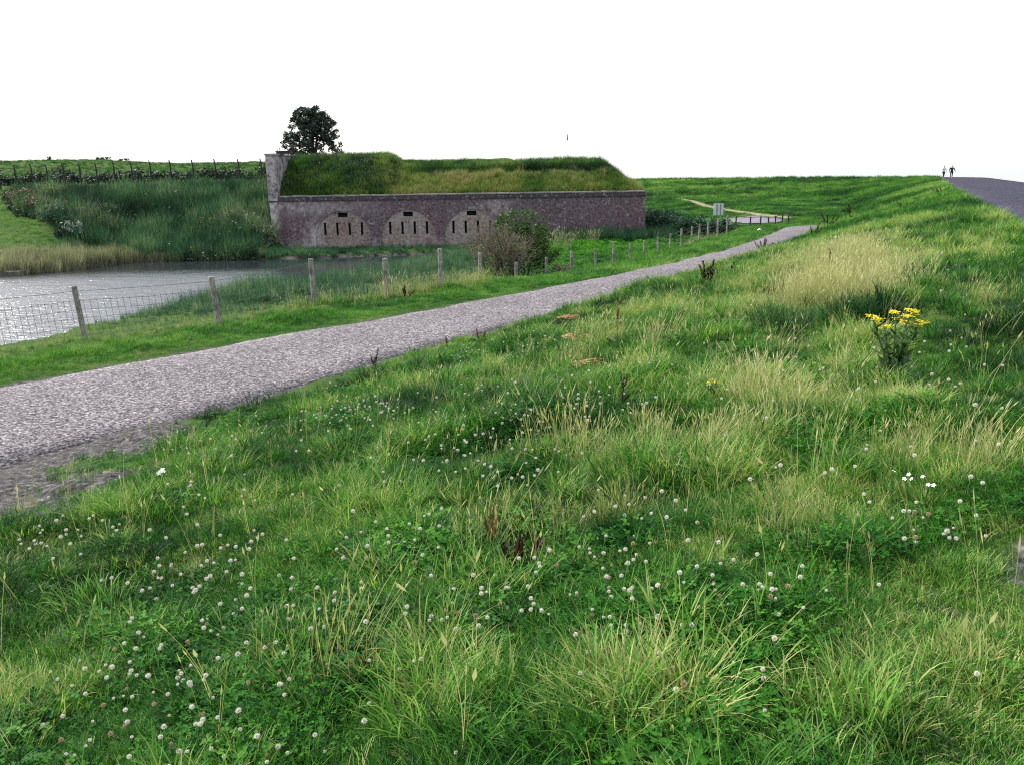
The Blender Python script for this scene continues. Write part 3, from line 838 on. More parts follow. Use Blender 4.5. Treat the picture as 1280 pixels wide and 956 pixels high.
MOUND_P = [gmesh('roof_grass_clump', [blades_np(46, .22, .30, .022, .5, .7, 3, rg)], M['roof_grass']), gmesh('roof_grass_clump', [blades_np(40, .2, .42, .018, .35, .6, 3, rg)], M['roof_grass'])]
o = scatter('roof_grass', np.stack([mx, my, mz-.03], 1)-np.array(fi), RNG.uniform(-3, 3, nm), RNG.normal(0, .15, (nm, 2)), RNG.uniform(.6, 1.3, nm), RNG.integers(0, 2, nm), tin, MOUND_P, fort)
ns = 900
sx_ = RNG.uniform(-17, -8.5, ns); sy_ = RNG.uniform(66.9, 71, ns); keep = fbm(sx_*.6, sy_*.6, 77) > .42; sx_, sy_ = sx_[keep], sy_[keep]
SCR_P = []
def leafclump_np(n, rx, rz, size, rng):
    d = rng.normal(size=(n, 3)); d /= np.linalg.norm(d, axis=1)[:, None]; r = rng.uniform(.35, 1, n)**.6
    c = d*r[:, None]*np.array([rx, rx, rz]); c[:, 2] = np.abs(c[:, 2])
    u = rng.normal(size=(n, 3)); u /= np.linalg.norm(u, axis=1)[:, None]; w = np.cross(u, rng.normal(size=(n, 3))); w /= np.linalg.norm(w, axis=1)[:, None]
    s = size*rng.uniform(.6, 1.4, n)[:, None]
    V = np.stack([c-u*s, c-w*s*.55, c+u*s, c+w*s*.55], 1).reshape(-1, 3)
    return V, np.arange(n*4).reshape(n, 4), np.repeat(rng.uniform(0, 1, n), 4)
SCR_P = [gmesh('scrub_clump', [leafclump_np(110, .35, .6, .055, rg), blades_np(18, .25, .75, .025, .3, .5, 3, rg)], M['scrub']) for _ in range(3)]
scatter('roof_scrub', np.stack([sx_, sy_, mound(sx_, sy_)-.05], 1)-np.array(fi), RNG.uniform(-3, 3, len(sx_)), RNG.normal(0, .15, (len(sx_), 2)), RNG.uniform(.5, .9, len(sx_)), RNG.integers(0, 3, len(sx_)), np.clip(.40+RNG.normal(0, .18, len(sx_)), 0, 1), SCR_P, fort)

# things standing on the fort's roof
b = empty('concrete_hut', (-14.2, 72.5, 4.82), 'pale grey flat topped concrete block beside the dark tree', 'bunker')
q = MB(); q.box(-.66, .66, -.5, .5, -.2, .34, .02); q.build('block', M['concrete'], b)
q = MB(); q.box(-.74, .70, -.56, .56, .343, .42, .015); q.build('roof_slab', M['concrete'], b)
b = empty('roof_hatch', (-16.95, 67.6, 5.2), 'dark flat steel hatch on top of the left wing wall', 'hatch')
q = MB(); q.box(-.45, .62, -.3, .5, 0, .16, .01); q.build('frame', M['post_dark'], b)
q = MB(); q.box(-.50, .66, -.35, .55, .163, .22, .01); q.build('lid', M['post_dark'], b)
for xx in (-.42, -.22):
    q = MB(); q.tube([(xx, 0, .2), (xx-.02, 0, .48)], .025, 6); q.build('vent_pipe', M['post_dark'], b)
b = empty('concrete_vent', (4.95, 73.0, 4.42), 'small low concrete vent in a bump on the fort roof', 'vent')
q = MB(); q.box(-.45, .1, -.3, .3, 0, .10, .01); q.box(.28, .55, -.3, .3, -.02, .08, .01); q.build('cap', M['post_dark'], b)
q = MB(); q.box(.103, .277, -.25, .25, -.02, .08); q.build('grille', M['concrete'], b)
b = empty('flagpole', (4.9, 75.0, 4.2), 'thin bare mast rising behind the fort roof', 'mast')
q = MB(); q.tube([(0, 0, 0), (0, 0, 2.5)], [.012, .007], 5); q.build('pole', M['concrete'], b)
q = MB(); q.tube([(0.02, 0, 1.95), (.03, .0, 2.2), (.0, 0, 2.5)], [.05, .035, .02], 6); q.build('pennant', M['post_dark'], b)
# ================================================================== FENCES, SIGN, GATE
def lz(x, y): return float(land(np.array([x]), np.array([y]))[0])

POSTS = [(-13.6, 14.4), (-11.55, 17.0), (-9.68, 19.5), (-7.44, 22.0), (-5.52, 24.3), (-3.72, 26.2), (-2.23, 27.4), (-1.04, 30.29), (.2, 33.29), (1.48, 36.28), (2.72, 38.41), (3.97, 40.41), (5.0, 42.27), (6.05, 44.01), (6.98, 45.61), (7.98, 47.08), (8.83, 48.42), (9.73, 49.63), (10.49, 50.7), (11.16, 51.65), (11.86, 52.46), (12.6, 53.3), (13.4, 54.3)]
fence = empty('wire_fence', (POSTS[8][0], POSTS[8][1], lz(*POSTS[8])), 'long fence of weathered wooden posts and wire netting between path and pond', 'fence')
fo = Vector(fence.location)
tops = []; bases = []
for i, (x, y) in enumerate(POSTS):
    g = lz(x, y); h = 1.18+random.uniform(-.05, .06)+.04*float(sstep(28, 40, y)); r = random.uniform(.062, .078)*(1-.15*float(sstep(28, 40, y)))
    if i == 5: r = .085
    lx, ly = random.uniform(-.05, .05), random.uniform(-.04, .04)
    if i in (2, 3): lx = -.11
    P0 = Vector((x, y, g-.3)); P1 = Vector((x+lx, y+ly, g+h))
    q = MB(); q.tube([P0-fo, (P0*.5+P1*.5)+Vector((random.uniform(-.01, .01), 0, 0))-fo, P1-Vector((0, 0, .04))-fo, P1-fo], [r*1.02, r, r*.97, r*.86], 9)
    o = q.build('post', M['wood'], fence)
    tops.append(P1); bases.append(Vector((x, y, g)))
for hh, rad in ((.12, .005), (.30, .005), (.48, .005), (.66, .005), (.86, .0055), (1.06, .006)):
    q = MB()
    for i in range(len(POSTS)-1):
        a = bases[i]+(tops[i]-bases[i])*hh/1.18; b = bases[i+1]+(tops[i+1]-bases[i+1])*(hh/1.18)
        d = (b-a).normalized(); sd = Vector((d.y, -d.x, 0))*-.07
        m = (a+b)/2-Vector((0, 0, random.uniform(.01, .04)))
        q.tube([a+sd-fo, m+sd-fo, b+sd-fo], rad if i < 12 else rad*1.25, 4, False)
    q.build('wire_strand', M['wire'], fence)
q = MB()
for i in range(0, 14):
    n = 22 if i < 8 else 12
    for k in range(1, n):
        t = k/n; a = bases[i].lerp(bases[i+1], t); b = tops[i].lerp(tops[i+1], t)
        d = (bases[i+1]-bases[i]).normalized(); sd = Vector((d.y, -d.x, 0))*-.07
        q.tube([a+(b-a)*.10+sd-fo, a+(b-a)*.74+sd-fo], .0042, 3, False)
o = q.build('netting_stays', M['wire'], fence); o['kind'] = 'stuff'

# black iron fence on top of the old rampart
IPX = [(-49.4, 5), (-47.2, 24)]
ix = [-46.0, -44.6, -43.3, -41.9, -40.5, -39.2, -37.8, -36.4, -35.0, -33.5, -32.0, -30.4, -28.7, -26.8, -24.9, -22.9]
iron = empty('iron_fence', (-36, 76.0, lz(-36, 76.0)), 'tall black iron fence along the top of the grassy rampart', 'fence')
io = Vector(iron.location); it = []
for x in ix+[-21.0, -19.3]:
    g = lz(x, 76.0); q = MB()
    q.tube([Vector((x, 76, g-.3))-io, Vector((x, 76, g+1.35))-io, Vector((x-.01, 76, g+1.75))-io, Vector((x-.05, 75.95, g+2.12))-io], [.075, .075, .065, .045], 6)
    q.build('post', M['iron'], iron); it.append(Vector((x, 76, g)))
for hh in (.35, .8, 1.25, 1.6):
    q = MB(); q.tube([p+Vector((0, -.05, hh))-io for p in it], .006, 4, False); q.build('wire_strand', M['iron'], iron)

# low rail fence by the gravel yard
gate = empty('rail_fence', (20.5, 78.5, lz(20.5, 78.5)), 'short dark rail fence in front of the pale gravel yard', 'fence')
go_ = Vector(gate.location); gp = [(20.55, 80.0), (21.75, 79.6), (22.5, 79.0), (23.0, 78.3), (23.4, 77.6), (23.8, 76.9), (24.1, 76.2)]; gl = []
for x, y in gp:
    g = lz(x, y); q = MB(); q.tube([Vector((x, y, g-.2))-go_, Vector((x, y, g+.86))-go_], .065, 7); q.build('post', M['post_dark'], gate); gl.append(Vector((x, y, g)))
for hh in (.25, .8):
    q = MB(); q.tube([p+Vector((0, -.09, hh))-go_ for p in gl], .03, 5, False); q.build('rail', M['post_dark'], gate)

# sheet-metal sign seen from behind
sg = empty('sign_board', (21.75, 92, lz(21.75, 92)), 'pale grey sign board seen from behind above the dark bushes', 'sign')
q = MB(); q.box(-.50, .50, -.02, .02, .42, 1.60); q.build('panel', M['sign'], sg)
for x in (-.16, .22):
    q = MB(); q.box(x-.055, x+.055, -.06, -.023, .30, 1.56); q.build('batten', M['sign_dark'], sg)
for x in (-.42, .42):
    q = MB(); q.tube([(x, .07, -.3), (x, .07, 1.5)], .045, 6); q.build('post', M['post_dark'], sg)

# ================================================================== TREE, HEDGE, BUSHES
def leaves_in(mb, c, rad, n, size, rng=random, shell=.45, up=0.0):
    for _ in range(n):
        d = Vector((rng.gauss(0, 1), rng.gauss(0, 1), rng.gauss(0, 1))).normalized()
        r = shell+(1-shell)*rng.random()**.7
        p = Vector(c)+Vector((d.x*rad[0], d.y*rad[1], d.z*rad[2]))*r
        u = Vector((rng.gauss(0, 1), rng.gauss(0, 1), rng.gauss(0, .7)+up)).normalized()
        v = u.cross(Vector((rng.gauss(0, 1), rng.gauss(0, 1), rng.gauss(0, 1)))).normalized()
        s = size*rng.uniform(.6, 1.35)
        mb.quad(p, u*s, v*s*.55)

def tree(loc, h, w):
    t = empty('tree', loc, 'lone dark broad crowned tree standing above the left end of the fort', 'tree')
    q = MB(); q.tube([(0, 0, -.6), (.03, 0, .5), (-.03, .02, 1.4), (.02, 0, h*.55), (.05, 0, h*.9)], [.26, .2, .16, .10, .03], 8); q.build('trunk', M['bark'], t)
    cl = []
    for k in range(17):
        a = k*2.4+random.uniform(-.3, .3); z0 = .25+random.uniform(0, h*.45)
        fz = random.uniform(.16, .98); prof = w*(1.0-.15*abs(fz-.3)) if fz < .42 else w*math.sqrt(max(.05, 1-((fz-.36)/.70)**2))
        e = Vector((math.cos(a)*prof*.86, math.sin(a)*prof*.7, h*fz)); m = Vector((e.x*.45, e.y*.45, z0+(e.z-z0)*.62))
        q = MB(); q.tube([(0, 0, z0), m, e], [.085, .05, .018], 5); q.build('limb', M['bark'], t); cl += [e, m*.35+e*.65]
    cr = MB()
    for k in range(330):     # clumps of leaves filling a broad dome, thinner low down near the trunk
        f = random.random()**.85; z = h*(.06+.94*f)
        wz = w*float(np.interp(f, [0, .22, .5, .72, .88, 1], [.95, 1.0, .93, .80, .60, .30]))*random.choice((1, 1, .93, .86))
        a = random.uniform(0, 6.283); rr = wz*random.random()**.42
        if f < .42 and rr < .62*w and random.random() < .5: continue
        leaves_in(cr, (math.cos(a)*rr+.12*math.sin(z*2.2), math.sin(a)*rr*.8, z), (.34, .34, .27), 52, .10, shell=.1)
    for k in range(26):
        f = random.random(); z = h*(.1+.9*f); wz = w*float(np.interp(f, [0, .22, .5, .72, .88, 1], [.97, 1.04, .96, .84, .64, .34])); a = random.uniform(0, 6.283)
        leaves_in(cr, (math.cos(a)*wz, math.sin(a)*wz*.8, z+.1), (.16, .16, .22), 16, .085, shell=.1)
    cr.build('crown', M['tree_leaf'], t)
    return t
tree((-17.6, 81, 4.45), 5.0, 2.72)

def shrub(name, label, cat, loc, blobs_, n, size, mat, stems=6, group=None, stem_mat='bark', up=0.3, shell=.35):
    t = empty(name, loc, label, cat, group)
    q = MB(); H = max(b_[2]+b_[5] for b_ in blobs_)
    for k in range(stems):
        b_ = random.choice(blobs_)
        e = Vector((b_[0]+random.gauss(0, .4)*b_[3], b_[1]+random.gauss(0, .4)*b_[4], b_[2]+random.uniform(-.2, .7)*b_[5]))
        q.tube([(e.x*.15, e.y*.15, -.2), (e.x*.55, e.y*.55, e.z*.5), e], [.04, .028, .01], 5)
    q.build('stem', M[stem_mat], t)
    c = MB(); tot = sum(b_[3]*b_[5] for b_ in blobs_)
    for b_ in blobs_:
        m = int(n*b_[3]*b_[5]/tot); sub = max(3, m//45)
        for _ in range(sub):
            d = Vector((random.gauss(0, 1), random.gauss(0, 1), random.gauss(0, 1))).normalized()*random.random()**.45
            leaves_in(c, (b_[0]+d.x*b_[3], b_[1]+d.y*b_[4], max(.05, b_[2]+d.z*b_[5])), (b_[3]*.28+.06, b_[4]*.28+.06, b_[5]*.25+.06), max(6, m//sub), size, shell=.1, up=up)
    c.build('foliage', M[mat], t)
    return t

# the two bushes behind the fence: one mostly bare and brown, one green
gz = lz(.95, 39)
shrub('green_bush', 'dense dark green bush behind the bare brown one in front of fort wall', 'bush', (.62, 40.0, gz), [(-.35, 0, 2.0, .75, .7, .65), (.35, 0, 1.75, .8, .7, .7), (.85, 0, 1.1, .65, .6, .7), (-.9, .2, 2.15, .42, .4, .35), (.2, 0, .8, .9, .7, .7)], 5200, .055, 'bush_leaf', 7)
bz = lz(-.15, 36.2)
gb_ = [o for o in COL.objects if o.name.startswith('green_bush')][0]; gb_.scale = (1.12, 1.12, 1.22)
br_ = empty('bare_bush', (-.30, 36.2, bz), 'mostly bare brown twiggy bush behind the wire fence', 'bush')
q = MB(); tips_ = []
def twig(q, p, d, L, r, lvl):
    e = p+d*L; m = p+d*L*.5+Vector((random.gauss(0, .03), random.gauss(0, .03), 0))
    q.tube([p, m, e], [r, r*.8, r*.55], 4 if lvl else 6, False)
    if lvl >= 3: tips_.append(e); return
    for _ in range(random.randint(3, 4) if lvl else 4):
        nd = (d+Vector((random.gauss(0, .42), random.gauss(0, .42), random.gauss(.05, .32)))).normalized()
        twig(q, p+d*L*random.uniform(.45, 1), nd, L*random.uniform(.55, .8), r*.55, lvl+1)
for k in range(15):
    a = random.uniform(0, 6.28); s_ = random.uniform(.1, .75)
    twig(q, Vector((random.uniform(-.45, .45), random.uniform(-.25, .25), -.1)), Vector((math.cos(a)*s_-.05, math.sin(a)*s_*.8, 1)).normalized(), random.uniform(.95, 1.22), .034, 0)
q.build('twigs', M['brown_twig'], br_)
c = MB()
for e in tips_: leaves_in(c, e, (.12, .12, .10), 5, .028, shell=.1)
c.build('withered_leaves', M['brown_leaf'], br_)
c = MB()
for _ in range(64):
    e = Vector((random.gauss(.15, .42), random.gauss(0, .3), random.uniform(.2, 1.6))); leaves_in(c, e, (.24, .24, .2), 26, .04, shell=.1)
c.build('foliage', M['hedge_leaf'], br_); br_.scale = (1.02, 1.02, 1.2)
shrub('tan_bush', 'low rusty tan bush right of the green bush behind the fence', 'bush', (2.25, 40.5, lz(2.25, 40.5)), [(0, 0, .35, .7, .5, .35), (-.6, -.3, .25, .5, .4, .3)], 900, .045, 'brown_leaf', 5)

# bushes right of the fort
for (lab, x, y, bl, n) in [
    ('rounded blue green bush against the right end of the fort', 11.9, 69.0, [(0, 0, .9, 1.1, 1.0, 1.0), (-.6, 0, .6, .8, .8, .8)], 2600),
    ('wide dark bush between fort corner and sign board', 14.0, 68.0, [(0, 0, .75, 1.5, 1.0, .95), (1.2, 0, .6, 1.0, .9, .75), (-1.3, 0, .7, 1.0, .9, .8)], 3600),
    ('low dark bush just below the sign board', 16.9, 69.0, [(0, 0, .5, 1.1, .9, .65), (-1.0, 0, .55, .9, .9, .7), (.9, 0, .3, .6, .7, .4)], 2600),
    ('small bush behind the dark ones at the foot of the dike', 13.6, 76.0, [(0, 0, .9, 1.6, 1.0, .9), (-1.6, 0, 1.0, 1.2, 1.0, .9)], 2600)]:
    shrub('bush', lab, 'bush', (x, y, lz(x, y)), bl, n, .085, 'blue_leaf', 6)
# silvery shrubs on the rampart
shrub('silvery_shrub', 'small pale silvery shrub at the foot of the dark scrub bank', 'shrub', (-30.0, 60.6, lz(-30.0, 60.6)), [(0, 0, .75, .6, .55, .75)], 800, .075, 'pale_leaf', 6, up=1.2)
shrub('silvery_shrub', 'narrow silvery shrub higher up beside the lawn edge', 'shrub', (-33.0, 64.2, lz(-33.0, 64.2)), [(0, 0, .6, .7, .5, .6), (.6, 0, .4, .4, .4, .5)], 500, .08, 'pale_leaf', 5, up=1.2)
shrub('silvery_shrub', 'pale tipped shrub just under the black iron fence', 'shrub', (-38.4, 73.3, lz(-38.4, 73.3)), [(0, 0, .6, 1.1, .6, .5), (1.6, 0, .5, .8, .6, .4)], 620, .08, 'pale_leaf', 6, up=1.2)
for lab, x, y, n in [('brownish scrub bush beside the upper lawn edge at the far left', -37.6, 69.3, 2200), ('brown scrub bush on the diagonal edge of the lawn', -35.0, 66.6, 1800), ('dark scrub bush below the narrow silvery shrub', -31.6, 62.3, 1500)]:
    shrub('scrub_bush', lab, 'bush', (x, y, lz(x, y)), [(0, 0, .6, 1.5, 1.0, .7), (1.2, -.6, .5, 1.1, .8, .6), (-1.2, .5, .7, 1.1, .8, .6)], n, .075, 'brown_leaf' if 'brown' in lab else 'blue_leaf', 6)
# dark hedge behind the iron fence
hd = empty('hedge', (-38, 79.5, lz(-38, 79.5)), 'long dark hedge behind the black iron fence', 'hedge')
c = MB(); ho = Vector(hd.location)
for x in np.arange(-60, -18.0, .42):
    y = 79.3+random.uniform(-.5, .9); hh = (1.0+.2*math.sin(x*.9)+random.uniform(-.2, .3))*(1+.75*float(sstep(-25, -20, x)))
    leaves_in(c, Vector((x, y, lz(x, y)+hh*.45))-ho, (.6, .5, hh*.6), 130, .11, shell=.1)
c.build('foliage', M['hedge_leaf'], hd)
for x in np.arange(-59.5, -18.4, 1.3):
    q = MB(); q.tube([Vector((x, 79.5, lz(x, 79.5)-.2))-ho, Vector((x+.1, 79.5, lz(x, 79.5)+.9))-ho], [.04, .015], 5); q.build('stem', M['bark'], hd)
for lab, x, y, s in [('low dark tree clump on the far left skyline', -57.0, 112, 1.0), ('peaked dark tree clump on the left skyline', -50.6, 112, 1.25)]:
    shrub('skyline_bush', lab, 'bush', (x, y, lz(x, y)-.35), [(0, 0, .25*s, 1.6*s, .9, .5*s), (1.6*s, 0, .15*s, 1.2*s, .8, .35*s), (-.2, 0, .6*s, .6, .6, .4*s)], 800, .12, 'hedge_leaf', 3)
shrub('roof_bush', 'black low bush between the tree and the concrete block', 'bush', (-15.6, 72.0, 4.8), [(0, 0, .25, .5, .4, .35), (.4, 0, .2, .35, .3, .25)], 420, .07, 'hedge_leaf', 3)

# ================================================================== PEOPLE ON THE DIKE
def skinned(name, chains, mat, parent):
    """one continuous body grown over joints: chains = lists of (x,y,z,rx,ry); equal positions are welded"""
    idx = {}; V = []; R = []; E = []
    for ch in chains:
        prev = None
        for (x, y, z, rx, ry) in ch:
            k = (round(x, 4), round(y, 4), round(z, 4))
            if k not in idx: idx[k] = len(V); V.append((x, y, z)); R.append((rx, ry))
            if prev is not None and prev != idx[k]: E.append((prev, idx[k]))
            prev = idx[k]
    me = bpy.data.meshes.new(name); me.from_pydata(V, E, []); me.materials.append(mat)
    o = link(name, me, parent)
    md = o.modifiers.new('skin', 'SKIN'); md.use_smooth_shade = True
    sv = me.skin_vertices[0].data
    for i, r in enumerate(R): sv[i].radius = r; sv[i].use_root = (i == 0)
    ss = o.modifiers.new('smooth', 'SUBSURF'); ss.levels = 1; ss.render_levels = 1
    return o

def person(loc, rz, label, shirt, trousers, wide=1.0, step=.22, arm=.25):
    p = empty('person', loc, label, 'person', 'people walking on the dike', rz)
    w = wide
    hip, kn, an = .92, .50, .08
    LH, RH = (-.10*w, 0, hip-.05), (.10*w, 0, hip-.05)
    lk, rk = (-.11*w, -step*.55, kn), (.11*w, step*.30, kn+.01)
    la, ra = (-.11*w, -step*.95, an), (.11*w, step*1.15, an+.04)
    ls, rs = (-.20*w, 0, 1.42), (.20*w, 0, 1.42)
    le, re = (-.29*w, arm*.3, 1.13), (.30*w, -arm*.35, 1.14)
    lw, rw_ = (-.28*w, -arm*.25, .90), (.33*w, -arm*1.0, .93)
    def c(a, r, r2=None): return (*a, r, r2 or r)
    sk = M['skin']
    body = [[c((0, 0, hip), .13*w, .10), c((0, .0, 1.15), .13*w, .10), c((0, 0, 1.40), .14*w, .10), c((0, 0, 1.49), .055), c((0, -.015, 1.60), .078, .09), c((0, -.01, 1.70), .075, .085), c((0, 0, 1.76), .04)]]
    for (H, K, A, s) in ((LH, lk, la, -1), (RH, rk, ra, 1)):
        body.append([c((0, 0, hip), .13*w, .10), c(H, .09), c(K, .055), c(A, .04), c((A[0], A[1]-.17, .05), .032)])
    for (S, E_, W_, s) in ((ls, le, lw, -1), (rs, re, rw_, 1)):
        body.append([c((0, 0, 1.40), .14*w, .10), c(S, .055), c(E_, .04), c(W_, .028)])
    skinned('body', body, sk, p)
    for (W_, s) in ((lw, -1), (rw_, 1)):          # palm, four fingers and a thumb
        x, y, z = W_
        ch = [[(x, y, z, .026, .02), (x, y-.005, z-.05, .03, .014), (x, y-.01, z-.09, .03, .012)]]
        for k, L in enumerate((.065, .078, .072, .055)):
            fy = (k-1.5)*.019
            ch.append([(x, y-.01, z-.09, .03, .012), (x, y-.01+fy, z-.10, .009, .009), (x-s*.008, y-.012+fy, z-.10-L*.55, .008, .008), (x-s*.022, y-.012+fy, z-.10-L, .007, .007)])
        ch.append([(x, y-.005, z-.05, .03, .014), (x-s*.012, y-.04, z-.07, .010, .010), (x-s*.022, y-.052, z-.10, .008, .008)])
        skinned('hand', ch, sk, p)
    skinned('jacket', [[c((0, 0, .86), .165*w, .125), c((0, 0, 1.0), .16*w, .125), c((0, 0, 1.2), .165*w, .13), c((0, 0, 1.38), .165*w, .12), c((0, 0, 1.47), .075)],
                       [c((0, 0, 1.38), .165*w, .12), c(ls, .078), c(le, .062), c((lw[0], lw[1], lw[2]+.03), .045)],
                       [c((0, 0, 1.38), .165*w, .12), c(rs, .078), c(re, .062), c((rw_[0], rw_[1], rw_[2]+.03), .045)]], shirt, p)
    skinned('trousers', [[c((0, 0, hip), .14*w, .115), c(LH, .108), c(lk, .075), c((la[0], la[1], la[2]+.03), .062)], [c((0, 0, hip), .14*w, .115), c(RH, .108), c(rk, .075), c((ra[0], ra[1], ra[2]+.03), .062)]], trousers, p)
    for A in (la, ra):
        skinned('shoe', [[c((A[0], A[1]+.04, .045), .045, .04), c((A[0], A[1]-.08, .045), .048, .036), c((A[0], A[1]-.19, .04), .036, .028)]], M['post_dark'], p)
    h = MB()
    for k in range(6):
        for j in range(4): pass
    skinned('hair', [[c((0, .035, 1.66), .082, .07), c((0, .025, 1.735), .076, .078), c((0, .01, 1.775), .05, .06)]], M['hair'], p)
    f = MB(); f.tube([(0, -.095, 1.655), (0, -.118, 1.625), (0, -.100, 1.615)], [.010, .016, .012], 6); f.build('nose', sk, p)
    f = MB(); f.box(-.026, .026, -.097, -.085, 1.578, 1.588); f.build('mouth', M['hay'], p)
    for s in (-1, 1):
        f = MB(); f.tube([(s*.030, -.080, 1.672), (s*.030, -.094, 1.672)], [.012, .009], 8); f.build('eye', M['post_dark'], p)
        f = MB(); f.tube([(s*.075, .005, 1.625), (s*.094, .012, 1.655), (s*.082, .005, 1.685)], [.012, .018, .010], 6); f.build('ear', sk, p)
    return p
zc = CREST_H
person((60.55, 124.2, zc-.005), .1, 'person in a pale top and dark trousers, left of the pair on the dike', M['shirt_pale'], M['cloth_navy'], .92, .20, .22)
person((61.55, 124.0, zc+.01), -.15, 'person dressed all in dark clothes, right of the pair on the dike', M['cloth_dark'], M['cloth_dark'], 1.12, .12, .30)

# ================================================================== FLOWERING AND SEEDING PLANTS
def dock(loc, label, hs, mat, leaves=4, spread=.16, thick=1.0, group='dead dock plants', offs=None):
    d = empty('dock_plant', loc, label, 'plant', group)
    for i, h in enumerate(hs):
        a = random.uniform(0, 6.28); l = random.uniform(.05, spread); dx, dy = math.cos(a)*l, math.sin(a)*l*.6
        if offs: dx, dy = offs[i]
        q = MB(); q.tube([(dx*.2, dy*.2, -.05), (dx*.7, dy*.7, h*.5), (dx, dy, h)], [.006*thick, .005*thick, .002*thick], 5)
        n = int(70*h/.5*thick**.3)
        for k in range(n):
            t = .38+.62*k/n; r = (.022*thick)*(1-((t-.6)/.55)**2*.6)*random.uniform(.5, 1.2); w = random.uniform(0, 6.28)
            c_ = Vector((dx*t+math.cos(w)*r, dy*t+math.sin(w)*r, h*t)); s = .012*thick*random.uniform(.7, 1.3)
            q.quad(c_, Vector((math.cos(w)*.5, math.sin(w)*.5, random.uniform(.4, 1)))*s, Vector((-math.sin(w), math.cos(w), random.uniform(-.4, .4)))*s*.9)
        q.build('seed_stalk', M[mat], d)
        for k in range(2):
            b = MB(); w = random.uniform(0, 6.28); z = h*random.uniform(.35, .6)
            b.tube([(dx*z/h, dy*z/h, z), (dx*z/h+math.cos(w)*.03, dy*z/h+math.sin(w)*.03, z+.06), (dx*z/h+math.cos(w)*.045, dy*z/h+math.sin(w)*.045, z+.14)], [.003*thick, .010*thick, .003*thick], 4)
            b.build('side_branch', M[mat], d)
    for k in range(leaves):
        w = random.uniform(0, 6.28); L = random.uniform(.12, .22); c_, s_ = math.cos(w), math.sin(w)
        lf = MB(); P = [(0, 0), (.35, .22), (.7, .2), (1, 0), (.7, -.2), (.35, -.22)]
        lf.add([(c_*u*L-s_*v*L, s_*u*L+c_*v*L, .03+.10*math.sin(u*2.6)) for u, v in P], [(0, 1, 2, 3), (0, 3, 4, 5)])
        lf.build('leaf', M['dock_leaf'], d)
    return d
def on(x, y, dz=-.02): return (x, y, lz(x, y)+dz)
dock(on(-2.24, 13.39), 'two thin dark dock stalks at the near edge of the path', [.46, .36], 'dock', 3)
dock(on(-1.14, 15.33), 'single rusty dock stalk by the path edge, left of a pair', [.34], 'dock_brown', 2)
dock(on(-.57, 15.5), 'short brown dock pair growing by the path edge', [.32, .26], 'dock_brown', 3)
dock(on(4.45, 19.6), 'dark dock clump with five stalks right of the path', [.62, .58, .5, .44, .40], 'dock', 6, .34, 1.5)
dock(on(5.05, 19.9), 'lone thin dark dock stalk beside the five stalk clump', [.36], 'dock', 1)
dock(on(10.7, 37.0), 'broad dark dock clump at the right edge of the path', [.6, .64, .5, .45, .5], 'dock', 7, .5, 1.6)
dock(on(14.0, 40.5), 'dark dock further along the right path edge', [.7, .55, .45], 'dock', 5, .5, 1.6)
dock(on(17.2, 47.5), 'dark dock clump just before the path disappears', [.9, .8, .7, .6], 'dock', 6, .8, 2.0)
dock(on(19.6, 50.5), 'smaller dark dock at the end of the path', [.8, .6], 'dock', 4, .5, 2.0)
dock(on(5.95, 16.1), 'tall dark dock stalks rising from the pale straw grass', [.52, .46, .4, .36], 'dock', 2, .22, 1.0)
dock(on(6.75, 17.2), 'single dark dock stalk right of the straw grass', [.42, .3], 'dock', 1, .1, 1.0)
dock(on(29.2, 60.0), 'dark weed clump high on the dike slope', [.5, .45, .4, .5], 'dock', 9, .9, 1.8)
dock(on(19.7, 44.0), 'dark weed tuft halfway up the dike slope', [.4, .36, .3], 'dock', 9, .6, 1.6)
dock(on(-3.1, 25.6), 'small dark dock stalks on the pond side of the path', [.5, .42, .34], 'dock', 3, .3, 1.4)
dock(on(.03, 3.92), 'three thick purplish black dock seed heads in the foreground', [.23, .22, .24], 'dock', 0, .13, 1.05, offs=[(-.085, 0), (-.015, .01), (.10, .02)])
dock(on(-.14, 4.28), 'slender rusty brown dock spike in the foreground', [.30], 'dock_brown', 1, .05, .9)
dock(on(1.34, 10.97), 'tall thin green brown dock stem in the middle of the meadow', [.72], 'dock_brown', 4, .05, .8)
dock(on(.9, 7.02), 'small dark stem standing in the meadow', [.30], 'dock', 2, .05, .7)

